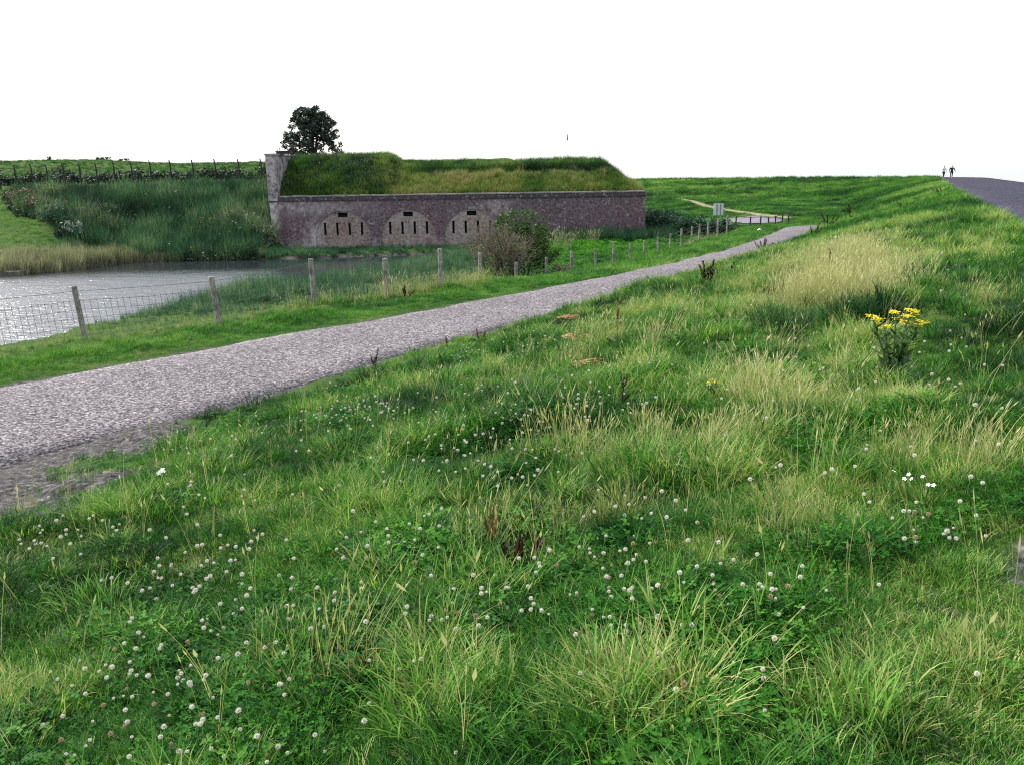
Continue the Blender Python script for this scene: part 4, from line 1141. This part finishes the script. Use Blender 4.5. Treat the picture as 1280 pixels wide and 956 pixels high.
def ragwort(loc, label, hs, ncl, r):
    d = empty('ragwort', loc, label, 'wildflower')
    for j, h in enumerate(hs):
        a = 2.4*j+random.uniform(-.3, .3); l = r*random.uniform(.5, 1)
        dx, dy = math.cos(a)*l, math.sin(a)*l*.6
        q = MB(); q.tube([(dx*.12, dy*.12, -.05), (dx*.45, dy*.45, h*.5), (dx, dy, h)], [.008, .007, .004], 6); q.build('stem', M['stem'], d)
        lf = MB()
        for k in range(26):
            t = random.uniform(.05, .92); w = random.uniform(0, 6.28); L = .075*(1.15-t*.7)*random.uniform(.7, 1.3)
            b = Vector((dx*t, dy*t, h*t)); u = Vector((math.cos(w), math.sin(w), random.uniform(.2, .9))).normalized()
            lf.quad(b+u*L, u*L, u.cross(Vector((0, 0, 1))).normalized()*L*.32)
        lf.build('leaf_spray', M['dock_leaf'], d)
        for k in range(ncl):
            w = random.uniform(0, 6.28); rr = random.uniform(.01, .075)*(1 if ncl > 2 else .5); c0 = Vector((dx+math.cos(w)*rr, dy+math.sin(w)*rr, h+random.uniform(-.05, .03)))
            st_ = MB(); st_.tube([(dx, dy, h-.1), (c0.x, c0.y, c0.z)], .0025, 4); st_.build('flower_stalk', M['stem'], d)
            fl = MB()
            for i in range(13):
                cx = c0+Vector((random.gauss(0, .018), random.gauss(0, .018), random.gauss(.006, .006))); w0 = random.uniform(0, 6.28); n = 8
                tl = Vector((random.gauss(0, .3), random.gauss(0, .3), 1)).normalized(); u = tl.orthogonal().normalized(); v = tl.cross(u)
                V = [cx+tl*.004]
                for g in range(n*2): ang = w0+math.pi*g/n; R_ = .0105 if g % 2 == 0 else .006; V.append(cx+(u*math.cos(ang)+v*math.sin(ang))*R_)
                fl.add(V, [(0, 1+g, 1+(g+1) % (n*2)) for g in range(n*2)])
            fl.build('flower_cluster', M['yellow'], d)
    return d
ragwort(on(3.15, 7.0), 'tall yellow flowering ragwort among the grass on the dike slope', [.58, .54, .62, .50, .55, .53, .48, .60], 4, .22)
ragwort(on(1.66, 7.05), 'tiny yellow flower in the straw grass left of the ragwort', [.22], 2, .02)

def campion(loc, label, n, r, h, sz=.022):
    d = empty('white_flower', loc, label, 'wildflower')
    for k in range(n):
        a = random.uniform(0, 6.28); l = r*math.sqrt(random.random()); x, y, hh = math.cos(a)*l, math.sin(a)*l, h*random.uniform(.75, 1.15)
        q = MB(); q.tube([(x*.4, y*.4, -.03), (x, y, hh)], .002, 4); q.build('stem', M['stem'], d)
        tl = Vector((random.gauss(0, .5), random.gauss(-.4, .4), 1)).normalized(); u = tl.orthogonal().normalized(); v = tl.cross(u); cx = Vector((x, y, hh))
        f = MB()
        for g in range(5):
            w = g*1.2566; e = u*math.cos(w)+v*math.sin(w); s = tl.cross(e)
            f.add([cx, cx+e*sz*.6+s*sz*.42+tl*.003, cx+e*sz*1.2+s*sz*.25, cx+e*sz*1.2-s*sz*.25, cx+e*sz*.6-s*sz*.42+tl*.003], [(0, 1, 2, 3), (0, 3, 4)])
        f.build('flower', M['white'], d)
    return d
campion(on(2.03, 4.05), 'loose cluster of bright white flowers near the right edge', 7, .15, .13, .0095)
campion(on(-2.89, 6.75), 'single bright white bloom beside the bright tuft near the muddy verge', 3, .05, .10, .019)
# scraps of white lying about
for lab, x, y, s in [('white scrap of litter on the dike slope', 11.2, 30.2, .10), ('pale scrap lying on the left verge near the path end', 15.2, 53.5, .16)]:
    q = MB(); pts = [(math.cos(a)*s*random.uniform(.7, 1.2), math.sin(a)*s*random.uniform(.6, 1), random.uniform(0, .5)*s) for a in np.linspace(0, 6.28, 8)[:-1]]
    q.add([(0, 0, .9*s)]+pts+[(p[0]*.8, p[1]*.8, -.05) for p in pts], [(0, 1+i, 1+(i+1) % 7) for i in range(7)]+[(1+i, 8+i, 8+(i+1) % 7, 1+(i+1) % 7) for i in range(7)])
    o = q.build('litter', M['litter']); o.location = on(x, y, .05); tag(o, lab, 'litter')
for lab, x, y, n, s in [('reddish brown heap of dead grass in the meadow', .97, 10.2, 260, .20), ('small brown mole hill near the path', 1.15, 16.9, 160, .16), ('pale brown dead grass heap behind the reddish one', 1.0, 12.6, 200, .18)]:
    q = MB()
    for k in range(n):
        a = random.uniform(0, 6.28); l = s*math.sqrt(random.random()); z = .07*(1-(l/s)**2)*random.random()
        w = random.uniform(0, 6.28); u = Vector((math.cos(w), math.sin(w), random.gauss(0, .15)))*.06
        q.quad((math.cos(a)*l*1.5, math.sin(a)*l, z+.02), u, Vector((-u.y, u.x, .03)).normalized()*.006)
    o = q.build('dead_grass_heap', M['hay']); o.location = on(x, y, .02); tag(o, lab, 'dead grass')
# ================================================================== GROUND COVER
rg = np.random.default_rng(21)
W = (-.22, .05)
SHORT = [gmesh('short_grass_clump', [blades_np(70, .11, .055, .0042, .8, .8, 3, rg)], M['grass']) for _ in range(2)]
MED = [gmesh('meadow_grass_clump', [blades_np(36, .07, .085, .0048, .55, .9, 4, rg, wind=W)], M['grass']) for _ in range(3)]
LONG = [gmesh('long_grass_clump', [blades_np(34, .07, .135, .0058, .5, 1.1, 5, rg, wind=W)], M['grass']) for _ in range(2)]
STRAW = [gmesh('straw_clump', [seedhead_np(13, .13, .235, rg, .0026, (-.2, .05)), blades_np(7, .1, .15, .004, .4, .7, 4, rg, wind=W)], M['straw']) for _ in range(2)]
CLOV = [gmesh('clover_clump', [clover_np(26, .13, .075, .017, rg)], M['clover']) for _ in range(2)]

STRAWC = [(3.94, 11.73, .9), (4.5, 11.75, .9), (5.5, 15.7, 1.3), (6.6, 18.0, 1.4), (8.1, 22.6, 1.2), (2.1, 5.96, .35), (1.65, 5.75, .3), (1.37, 5.5, .28), (.34, 6.0, .33), (.93, 6.1, .33), (1.3, 11.5, .45), (1.0, 10.9, .3), (2.5, 4.75, .35), (1.3, 3.95, .22), (.55, 4.45, .25), (-.81, 3.1, .2), (2.0, 10.2, .3), (1.86, 6.8, .2), (2.4, 4.4, .28), (5.5, 9.9, .4), (-4.4, 7.2, .4), (-.1, 4.4, .22), (-2.6, 3.2, .2), (2.9, 8.7, .3), (.1, 9.3, .3)]
BRIGHTC = [(-2.91, 6.05, .28), (-.28, 2.6, .3), (1.0, 2.3, .22), (-.87, 5.1, .35), (.3, 5.1, .14), (-2.33, 4.35, .4), (-.96, 9.15, .3), (.4, 8.3, .5), (-.42, 11.2, .6), (.35, 2.5, .3), (2.3, 7.6, .5), (1.3, 5.0, .3), (2.6, 6.0, .4), (3.5, 8.6, .5), (7.5, 17.5, 2.2)]
DARKC = [(3.4, 10.3, .5), (4.1, 10.2, .5), (1.85, 5.95, .22), (4.4, 8.2, .5), (3.95, 7.0, .35), (-1.12, 8.4, .4), (1.9, 4.65, .2), (5.5, 8.3, .5), (2.6, 8.2, .3), (3.2, 6.6, .35)]
CLOVERC = [(-1.38, 3.41, .4), (-1.59, 3.15, .4), (-.5, 6.4, .4), (-.1, 6.5, .35), (.2, 3.55, .35), (.72, 3.2, .3), (.95, 3.1, .25), (1.74, 3.48, .15), (1.9, 3.52, .15), (-.25, 13.6, .8), (.46, 12.2, .5), (.3, 7.1, .45), (.8, 6.9, .35), (-1.75, 8.25, .4), (-1.4, 7.8, .45), (-1.39, 4.0, .35), (-2.88, 5.2, .35), (.34, 3.12, .3), (-.08, 3.35, .3), (-.67, 3.4, .35), (-.75, 2.75, .35), (.54, 2.85, .2), (.67, 2.5, .2), (-1.8, 4.55, .35), (-1.9, 9.3, .4), (-1.1, 2.7, .3), (-1.7, 2.7, .3), (.5, 4.0, .35), (-.6, 4.3, .4), (.0, 5.6, .3)]

def clear(x, y, m=.0):
    """keep the sealed surfaces and the water free of plants"""
    eR = (x-xr(y))*.84; eL = (xl(y)-x)*.84
    dC, sC = polydist(x, y, CREST)
    e = np.maximum(eR, eL)
    rag = (vnoise(x*2.2, y*2.2, 91)-.5)*.6+(vnoise(x*6, y*6, 92)-.5)*.3
    ok = (e > m+rag*.5-.05) | (y > 73)
    ok &= ((dC*sC < -m-.1+rag) | (dC*sC > 6.9))
    ok &= ~inside(x, y, POND)
    return ok

def meadow(r0, r1, dens, grow, tag_, wide=37):
    x, y = wedge(r0, r1, dens, wide)
    eR = (x-xr(y))*.84
    k = clear(x, y) & (eR > -.2); x, y, eR = x[k], y[k], eR[k]
    n = len(x); u = RNG.uniform(0, 1, n); low = 1-.5*sstep(2.0, .5, eR)*sstep(20, 13, y)
    low = low*(1-.5*sstep(.08, .4, SOIL(x, y, False)))
    soil = SOIL(x, y, False)
    n1 = fbm(x*.9, y*.9, 101); n2 = fbm(x*.35+9, y*.35, 103); n3 = fbm(x*1.6, y*1.6, 107)
    ws = blobs(x, y, STRAWC, .4)+.14*sstep(.58, .72, n1)*sstep(3, 6, np.hypot(x, y))*sstep(-1.0, 1.2, x-y*.02); wb = blobs(x, y, BRIGHTC, .3); wd = blobs(x, y, DARKC, .4)
    wc = np.maximum(blobs(x, y, CLOVERC, .4), .55*sstep(.5, .62, n3)*sstep(16, 9, y)*sstep(3.2, 1.2, x-.1*y)); ww_ = blobs(x, y, WORN, .3)
    edge = sstep(1.6, .3, eR)
    keep = u > np.clip(sstep(.40, .85, soil+.35*(vnoise(x*5, y*5, 113)-.5)), 0, .95)
    kind = np.full(n, 1)                                    # 0 short 1 medium 2 long 3 straw 4 clover
    v = RNG.uniform(0, 1, n)
    kind = np.where(v < .25+.3*sstep(.45, .6, n2), 2, kind)
    kind = np.where((v < .97*np.maximum(edge, np.minimum(1, 1.6*ww_))), 0, kind)
    v = RNG.uniform(0, 1, n)
    kind = np.where((v < .9*wc) & (wb < .5) & (ww_ < .4), 4, kind)
    kind = np.where((RNG.uniform(0, 1, n) < .25*np.clip(ws, 0, 1)) & (ww_ < .5), 3, kind)
    kind = np.where((wb > .45) & (RNG.uniform(0, 1, n) < .8), 2, kind)
    kind = np.where((wd > .45) & (RNG.uniform(0, 1, n) < .8), 2, kind)
    tint = .45+1.35*(n1-.5)+.6*(n2-.5)+.55*(fbm(x*2.0, y*2.0, 109, 2)-.5)+RNG.normal(0, .13, n)
    tint = tint+.28*wb-.36*wd+.10*edge+.12*ww_+.06*sstep(.2, .9, ws)-.10*wc
    tint = tint+.10*sstep(12, 26, y)
    dry = RNG.uniform(0, 1, n) < .04+.28*ww_+.10*np.clip(ws, 0, 1)
    tint = np.where(dry & (kind < 3), RNG.uniform(.85, 1.1, n), tint)
    ctint = np.clip(.45+.8*(n3-.55)+RNG.normal(0, .18, n), 0, 1)
    stint = np.clip(.45+.9*(n1-.5)+RNG.normal(0, .2, n), 0, 1)
    s = grow*low*RNG.uniform(.6, 1.3, n)*(.50+1.25*np.clip(fbm(x*2.0, y*2.0, 109, 2)-.22, 0, 1))
    for k_, (nm, pr) in enumerate((('short_grass', SHORT), ('meadow_grass', MED), ('long_grass', LONG), ('straw_grass', STRAW), ('clover_leaves', CLOV))):
        q = keep & (kind == k_)
        if not q.any(): continue
        tt = ctint if k_ == 4 else stint if k_ == 3 else np.clip(tint, 0, 1)
        ss = s*(1.12 if k_ == 2 else 1)*np.where(k_ == 3, np.clip(.75+.5*ws, .7, 1.25), 1)
        put(nm, x[q], y[q], ss[q], tt[q], pr, sink=.012)

meadow(1.3, 4.5, 400, .95, 'near')
meadow(4.5, 9, 230, 1.05, 'near')
meadow(9, 18, 105, 1.2, 'mid')
meadow(18, 32, 50, 1.45, 'mid')

# a fine low sward filling in between the taller clumps
x, y = wedge(1.3, 8.5, 300); k = clear(x, y) & ((x-xr(y)) > 0); x, y = x[k], y[k]
k = RNG.uniform(0, 1, len(x)) > np.clip(SOIL(x, y, False)*1.2, 0, 1)*.95-.02+.30*blobs(x, y, WORN, .3); x, y = x[k], y[k]
w_ = blobs(x, y, WORN, .3); tt = np.clip(.40+.9*(fbm(x*.9, y*.9, 101)-.5)+.12*w_+RNG.normal(0, .14, len(x)), 0, 1)
tt = np.where(RNG.uniform(0, 1, len(x)) < .05+.22*w_, RNG.uniform(.85, 1.05, len(x)), tt)
put('turf', x, y, RNG.uniform(.6, 1.2, len(x)), tt, SHORT, sink=.006)

# the tall pale straw stand at mid right
cxy = np.array([(4.0, 12.0), (4.6, 12.6), (5.3, 14.6), (5.9, 16.3), (6.7, 18.2), (7.6, 20.6)]); m = 620
i_ = RNG.integers(0, len(cxy), m); x = cxy[i_, 0]+.35+RNG.normal(0, .30+.05*i_, m); y = cxy[i_, 1]+RNG.normal(0, .75, m)
put('tall_straw', x, y, RNG.uniform(1.0, 1.65, m), np.clip(.6+RNG.normal(0, .22, m), 0, 1), STRAW)

# coarser clumps further off
FAR = [gmesh('far_grass_clump', [blades_np(60, .28, .26, .016, .7, .8, 3, rg, wind=W)], M['grass']) for _ in range(2)]
x, y = wedge(31, 150, 6.5, 36); k = clear(x, y, .1) & (((x-xr(y)) > -.1) | (y > 66)); x, y = x[k], y[k]
dF, sF = polydist(x, y, FOOT); k = ((sF > 0) | (y > 66)) & (polydist(x, y, CREST)[0]*polydist(x, y, CREST)[1] < .5); x, y = x[k], y[k]
dT, _ = polydist(x, y, tk); k = ~((x < 10.3) & (y > 60)) & (dT > .9) & ~((x > 19.0) & (x < 26.2) & (y > 80) & (y < 95)); x, y = x[k], y[k]
n1 = fbm(x*.22, y*.22, 121); n2 = fbm(x*.7, y*.7, 123); near = sstep(75, 55, y)
t = .49+1.0*(n1-.5)+.5*(n2-.5)+RNG.normal(0, .07, len(x))+.16*near+.12*sstep(24, 44, x)*sstep(110, 80, y)-.03
put('dike_grass', x, y, RNG.uniform(.5, 1.1, len(x))*(1+.25*sstep(60, 110, y)), np.clip(t, 0, .93), FAR, sink=.05)

x, y = wedge(140, 270, 1.5, 36, math.radians(2)); dF, sF = polydist(x, y, FOOT); dC, sC = polydist(x, y, CREST); dT, _ = polydist(x, y, tk)
k = (dC*sC < .3) & (dT > 1.0) & (x > 10); x, y = x[k], y[k]
t = .50+1.0*(fbm(x*.12, y*.12, 125)-.5)+.6*(fbm(x*.5, y*.35, 127)-.5)+RNG.normal(0, .09, len(x))
put('far_dike_grass', x, y, RNG.uniform(1.0, 2.2, len(x)), np.clip(t, 0, .9), FAR, sink=.05)

# verge between path and fence, and the bank below the fence
x, y = wedge(10, 32, 150, 38); eL = (xl(y)-x)*.84; k = clear(x, y) & (eL > 0) & (eL < 2.6); x, y, eL = x[k], y[k], eL[k]
n1 = fbm(x*.8, y*.8, 131); u = RNG.uniform(0, 1, len(x))
t = np.clip(.52+.7*(n1-.5)+RNG.normal(0, .08, len(x))-.05*sstep(.8, 0, eL), 0, 1)
g = RNG.uniform(.7, 1.2, len(x))*(.85+.75*sstep(.6, 2.0, eL))
put('verge_grass', x, y, g, t, SHORT+MED, np.where(eL < .15+.5*u, RNG.integers(0, 2, len(x)), RNG.integers(2, 5, len(x))))
x, y = wedge(28, 74, 14, 30); eL = (xl(y)-x)*.84; k = clear(x, y) & (eL > 0) & (eL < 6.0) & (x > -4) & (y < 70); x, y, eL = x[k], y[k], eL[k]
k = RNG.uniform(0, 1, len(x)) < np.where(eL < 3.4, 1, .25); x, y, eL = x[k], y[k], eL[k]
t = np.clip(.55+.7*(fbm(x*.5, y*.5, 133)-.5)+RNG.normal(0, .08, len(x)), 0, .98)
put('far_verge_grass', x, y, RNG.uniform(.5, .95, len(x)), t, FAR, sink=.05)
# straw and tall grass along the fence line
pl = np.array(POSTS); sx, sy = [], []
for a, b in zip(pl[:-1], pl[1:]):
    m = 120 if a[1] < 40 else 30
    s = RNG.uniform(0, 1, m); sx.append(a[0]+(b[0]-a[0])*s+RNG.normal(.05, .35, m)); sy.append(a[1]+(b[1]-a[1])*s+RNG.normal(-.05, .35, m))
x, y = np.concatenate(sx), np.concatenate(sy); k = clear(x, y, .5); x, y = x[k], y[k]
v = vnoise(x*.7, y*.7, 141); u = RNG.uniform(0, 1, len(x))
ty = np.where(u < .10+.4*sstep(.5, .75, v), RNG.integers(2, 4, len(x)), RNG.integers(0, 2, len(x)))
put('fence_line_grass', x, y, RNG.uniform(.9, 1.6, len(x))*np.where(ty > 1, 1.1, 1)*(.6+.4*sstep(21, 26, y)), np.clip(.5+RNG.normal(0, .2, len(x)), 0, 1), LONG+STRAW, ty)
x = np.array([-3.72, -3.6, -3.9, -3.75])+RNG.normal(0, .05, 4); y = np.array([26.0, 26.0, 26.1, 25.9])
put('post_straw', x, y, np.array([2.4, 2.6, 2.2, 2.5]), np.array([.7, .8, .9, .75]), STRAW)

# reeds: near bank, far bank, pale bed at the left
REED = [gmesh('reed_clump', [blades_np(20, .20, 1.0, .022, .10, .30, 5, rg, wind=(.10, 0)), blades_np(34, .25, .75, .020, .5, .8, 4, rg, wind=(.10, 0))], M['reed']) for _ in range(3)]
x, y = wedge(16, 66, 7.5, 36); eL = (xl(y)-x)*.84; dP, _ = polydist(x, y, POND, True)
k = clear(x, y) & (eL > 2.4) & (y < 61) & (x > -30) & (dP < 9) & (x < -1.4)
x, y, dP, eL = x[k], y[k], dP[k], eL[k]
fl = np.min([np.hypot(x-p[0], y-p[1]) for p in POSTS], 0)
hgt = (.10+.72*sstep(25, 38, y))*(1-.35*sstep(-12, -7, x))*(.75+.5*fbm(x*.5, y*.5, 151))*np.where(dP < 4, 1, .75)*sstep(0, 1.6, eL-2.2)
k = hgt > .12; x, y, hgt = x[k], y[k], hgt[k]
t = np.clip(.48+.6*(fbm(x*.6, y*.6, 153)-.5)+RNG.normal(0, .09, len(x)), 0, .85)
t = np.where(RNG.uniform(0, 1, len(x)) < .06+.35*sstep(27, 22, y), RNG.uniform(.85, 1, len(x)), t)
put('near_bank_reeds', x, y, hgt, t, REED, sink=.05, tilt=.08)
# strip of water plants below the fort wall and the field in front of it
nb = 1500; x = RNG.uniform(-19, -1, nb); y = RNG.uniform(60.5, 65.9, nb); k = ~inside(x, y, POND); x, y = x[k], y[k]
put('wall_foot_grass', x, y, RNG.uniform(.28, .46, len(x))*np.where(y > 64.8, .6, 1), np.clip(.40+.5*(fbm(x*.5, y, 161)-.5)+RNG.normal(0, .08, len(x)), 0, .85), REED, sink=.05)
FIELD = [gmesh('field_clump', [leafclump_np(60, .26, .20, .05, rg), blades_np(20, .2, .2, .016, .6, .7, 3, rg)], M['clover']) for _ in range(2)]
nf = 7000; x = RNG.uniform(-4, 20, nf); y = RNG.uniform(30, 70, nf); eL = (xl(y)-x)*.84
fx = np.interp(y, pl[:, 1], pl[:, 0]); k = clear(x, y) & (x < fx-.2) & (y < 65.8) & (x > -1.5-(50-y)*.02) & ~((x > 11) & (y > 66)); x, y = x[k], y[k]
n1 = fbm(x*.55, y*.75, 171); k = n1 > .30; x, y, n1 = x[k], y[k], n1[k]
put('field_plants', x, y, RNG.uniform(.7, 1.25, len(x))*(.5+n1), np.clip(.72+1.2*(n1-.5)+RNG.normal(0, .14, len(x)), 0, 1), FIELD, sink=.03)
x = RNG.uniform(-2, 12, 600); y = RNG.uniform(63.6, 65.8, 600)
put('wall_foot_reeds', x, y, RNG.uniform(.6, 1.0, 600), np.clip(RNG.normal(.4, .12, 600), 0, .8), REED, sink=.05)
DRY = [gmesh('dry_stalk_clump', [seedhead_np(10, .3, 1.25, rg, .014, (.05, 0), .25, .03)], M['pale_reed'])]
x = np.concatenate([RNG.uniform(2.2, 6.5, 46), RNG.uniform(2.2, 4.2, 30)]); y = np.concatenate([RNG.uniform(61.5, 63.6, 46), RNG.uniform(57, 60, 30)])
put('dry_stalks', x, y, RNG.uniform(.40, .72, 76)*(RNG.uniform(0, 1, 76) < .6)+.02, RNG.uniform(.2, .9, 76), DRY, sink=.05)
# scrub and reeds on the rampart
nr = 9500; x = RNG.uniform(-41, -17.6, nr); y = RNG.uniform(60.0, 76.5, nr)
lawn_edge = np.interp(y, [52, 58, 62, 67, 72, 76], [-28.5, -29.6, -31.4, -37.2, -40.5, -43])
k = (x > lawn_edge+RNG.normal(.3, .35, nr)) & ~inside(x, y, POND) & ~((x > -18.0) & (y > 65.6)); x, y = x[k], y[k]
n1 = fbm(x*.30, y*.45, 181); n2 = fbm(x*.9, y*1.2, 183)
hg = (.95+1.0*(n1-.5)+.9*(n2-.5))*sstep(76.5, 72.5, y)*.75+.30
t = np.clip(.37+1.1*(n1-.5)+.7*(n2-.5)+RNG.normal(0, .13, len(x))+.06*sstep(66, 61, y), 0, .80)
isreed = RNG.uniform(0, 1, len(x)) < np.clip(.12+1.9*(fbm(x*.2, y*.3, 187)-.5)+.6*sstep(66, 61, y), .06, .95)
put('rampart_reeds', x[isreed], y[isreed], 1.15*hg[isreed]*RNG.uniform(.8, 1.2, isreed.sum()), t[isreed], REED, sink=.05)
q = ~isreed; ts = np.clip(t+.55*(fbm(x*.55, y*.8, 189, 2)-.48), 0, 1); put('rampart_scrub', x[q], y[q], 1.25*hg[q]*RNG.uniform(.6, 1.3, q.sum()), ts[q], SCR_P, sink=.08)
PALE = [gmesh('pale_reed_clump', [blades_np(34, .24, 1.25, .024, .10, .25, 4, rg, wind=(.05, 0)), blades_np(12, .2, .9, .02, .4, .6, 4, rg)], M['pale_reed']) for _ in range(2)]
nq = 800; x = RNG.uniform(-31.0, -22.5, nq); sh = np.interp(x, [-31, -29.5, -27.6, -26.2, -22.5], [52.2, 53.0, 55.3, 59.6, 60.2]); y = sh+RNG.uniform(-.35, 2.4, nq)*sstep(-22.3, -27, x)*1.0
put('pale_reeds', x, y, RNG.uniform(.55, .95, nq)*(1-.45*sstep(-27, -23, x)), np.clip(RNG.normal(.5, .2, nq)+.2*sstep(-25, -29, x)-.1, 0, 1), PALE, sink=.1, Z=np.maximum(land(x, y), -2.15))
# lawn at the far left and the meadow on the rampart top
nl = 9000; x = RNG.uniform(-50, -28.5, nl); y = RNG.uniform(54, 76, nl); le = np.interp(y, [52, 58, 62, 67, 72, 76], [-28.5, -29.6, -31.4, -37.2, -40.5, -43]); k = x < le; x, y = x[k], y[k]
put('lawn_grass', x, y, RNG.uniform(.25, .5, len(x)), np.clip(.58+.5*(fbm(x*.4, y*.4, 191)-.5)+RNG.normal(0, .05, len(x)), 0, .8), FAR, sink=.04)
x, y = RNG.uniform(-75, -16, 7000), RNG.uniform(80.5, 112, 7000)
put('rampart_top_grass', x, y, RNG.uniform(.5, .9, 7000), np.clip(.34+.4*(fbm(x*.2, y*.2, 195)-.5)+RNG.normal(0, .06, 7000), 0, .8), FAR, sink=.05)

# conspicuous tussocks, each a plant of its own
def tussock(loc, label, n, rad, h, mat='tuft', lean=.5, curve=1.1, w=.0075):
    v, f, a = blades_np(n, rad, h, w, lean, curve, 6, rg, .3, (-.1, .02))
    o = link('grass_tussock', mesh_np('grass_tussock', v, f, None, {'leaf': a}, [M[mat]])); o.location = loc
    return tag(o, label, 'grass tuft', 'tussocks standing out of the meadow')
tussock(on(-2.95, 6.05), 'bright yellow green tussock beside the muddy verge at the left', 240, .19, .20)
tussock(on(-.30, 2.62), 'large bright tussock at the bottom edge left of centre', 200, .17, .22)
tussock(on(1.02, 2.28), 'spiky bright tussock at the bottom edge right of centre', 60, .08, .24, 'tuft', .3, .7)
tussock(on(.36, 2.52), 'light green arching tussock at the bottom edge between two brighter ones', 140, .14, .20)
tussock(on(.29, 5.12), 'small starry bright tussock alone in short turf mid meadow', 90, .06, .17)
tussock(on(-.85, 5.1), 'wide mid green tussock left of the dark dock heads', 240, .26, .22)
tussock(on(-2.3, 4.35), 'loose light tussock above the clover at the left', 160, .2, .18)
tussock(on(-.96, 9.15), 'grey green domed tussock near the path edge', 220, .24, .26, 'rush', .4, .8)
tussock(on(3.3, 10.35), 'dark rush tussock left of the yellow ragwort', 300, .35, .34, 'rush', .4, .8, .009)
tussock(on(4.05, 10.25), 'second dark rush tussock directly behind the ragwort', 280, .35, .33, 'rush', .4, .8, .009)
tussock(on(3.05, 6.7), 'deep green tussock flopping over below the ragwort', 240, .26, .28, 'rush', .6, 1.2, .007)
tussock(on(5.1, 8.25), 'dark green tussock near the right edge above the flowers', 220, .28, .27, 'rush', .6, 1.1, .008)
tussock(on(-1.55, 7.2), 'pale tussock between two clover patches left of centre', 110, .12, .17)

# white clover heads: the ones that show as flowers stand singly
def clover_head(h, r, mat, rng):
    q = MB(); bx, by = rng.gauss(0, .012), rng.gauss(0, .012)
    q.tube([(0, 0, -.02), (bx*.6, by*.6, h*.6), (bx, by, h)], [.0013, .0012, .0011], 4)
    ns = len(q.f)
    for k in range(46):
        z = 1-2*(k+.5)/46; a = k*2.39996; s = math.sqrt(1-z*z)
        d = Vector((s*math.cos(a), s*math.sin(a), z*.9)); c_ = Vector((bx, by, h))+d*r*.62
        u = (d+Vector((0, 0, .35))).normalized(); v = u.orthogonal().normalized(); w = u.cross(v)
        q.add([c_-v*r*.16, c_-w*r*.16, c_+v*r*.16, c_+w*r*.16, c_+u*r*.55], [(0, 1, 4), (1, 2, 4), (2, 3, 4), (3, 0, 4)])
    me = q.mesh('clover_flower', [M['stem'], M[mat]])
    for i, p in enumerate(me.polygons): p.material_index = 0 if i < ns else 1
    return me
rr_ = random.Random(4)
HEAD = [clover_head(.075+.018*k, .0074+.0008*(k % 3), 'petal', rr_) for k in range(5)]
OLD = [clover_head(.09+.02*k, .0088, 'petal_old', rr_) for k in range(2)]
cx, cy = [], []
for c in CLOVERC:
    m = int(16*min(1, c[2]/.35)*(1.6 if c[1] < 5 else 1.2)); a = RNG.uniform(0, 6.28, m); l = c[2]*1.15*np.sqrt(RNG.uniform(0, 1, m))
    cx.append(c[0]+l*np.cos(a)); cy.append(c[1]+l*np.sin(a))
a_, b_ = wedge(2.1, 9, 6.5, 33); cx.append(a_); cy.append(b_)
a_, b_ = wedge(9, 17, 2.0, 33); cx.append(a_); cy.append(b_)
cx, cy = np.concatenate(cx), np.concatenate(cy); k = clear(cx, cy, .5) & (SOIL(cx, cy) < .5); cx, cy = cx[k], cy[k]
vis = np.abs(np.arctan2(cx, cy)) < math.radians(31.5); cx, cy = cx[vis], cy[vis]
o_ = np.argsort(np.hypot(cx, cy)); cx, cy = cx[o_], cy[o_]; cz = land(cx, cy)
nold = 0; nnew = 0
for i in range(len(cx)):
    old = rr_.random() < (.16 if cy[i] < 5 else .04)
    if (old and nold >= 60) or (not old and nnew >= 298): break
    o = link('clover_flower', rr_.choice(OLD if old else HEAD)); o.location = (cx[i], cy[i], cz[i]); o.rotation_euler = (rr_.gauss(0, .16), rr_.gauss(0, .16), rr_.uniform(0, 6.28)); o.scale = (rr_.uniform(.7, 1.3),)*3
    if old: nold += 1; tag(o, 'withered brownish clover head on a thin stalk in the foreground grass', 'clover', 'withered clover heads')
    else: nnew += 1; tag(o, 'round white clover head on a thin stalk in the foreground grass', 'clover', 'white clover heads')
i0 = i
if i0 < len(cx)-1:
    n = len(cx)-i0; scatter('far_clover_heads', np.stack([cx[i0:], cy[i0:], cz[i0:]+.0], 1), RNG.uniform(0, 6, n), RNG.normal(0, .15, (n, 2)), RNG.uniform(1.0, 1.5, n), RNG.integers(0, 5, n), RNG.uniform(0, 1, n), HEAD)
# dry stems standing singly over the foreground
x, y = wedge(2.2, 9, 4, 34); k = clear(x, y, .6); x, y = x[k], y[k]
LONE = [gmesh('lone_stem', [seedhead_np(3, .05, .36, rg, .0026, (-.15, 0), .07, .006)], M['straw']) for _ in range(3)]
put('dry_stems', x, y, RNG.uniform(.7, 1.2, len(x)), RNG.uniform(.2, 1, len(x)), LONE)
# loose chippings and dead bits along the near edge of the path
x, y = wedge(5.5, 20, 260, 38, math.radians(-38)); s = SOIL(x, y); k = (s > .5) & (RNG.uniform(0, 1, len(x)) < .6) & ((x-xr(y)) > -.5); x, y = x[k], y[k]
def pebble_np(rng):
    V = np.array([(1, 0, 0), (0, 1, 0), (-1, 0, 0), (0, -1, 0), (0, 0, 1.0)])*rng.uniform(.6, 1.2, (5, 1))*np.array([.016, .012, .010])
    return V
PEB = []
for k_ in range(3):
    V = pebble_np(rg); PEB.append(mesh_np('pebble', V, None, np.array([(0, 1, 4), (1, 2, 4), (2, 3, 4), (3, 0, 4)]), None, [M['path'] if k_ else M['stone']]))
put('loose_chippings', x, y, RNG.uniform(.6, 1.8, len(x)), RNG.uniform(0, 1, len(x)), PEB, sink=-.002)
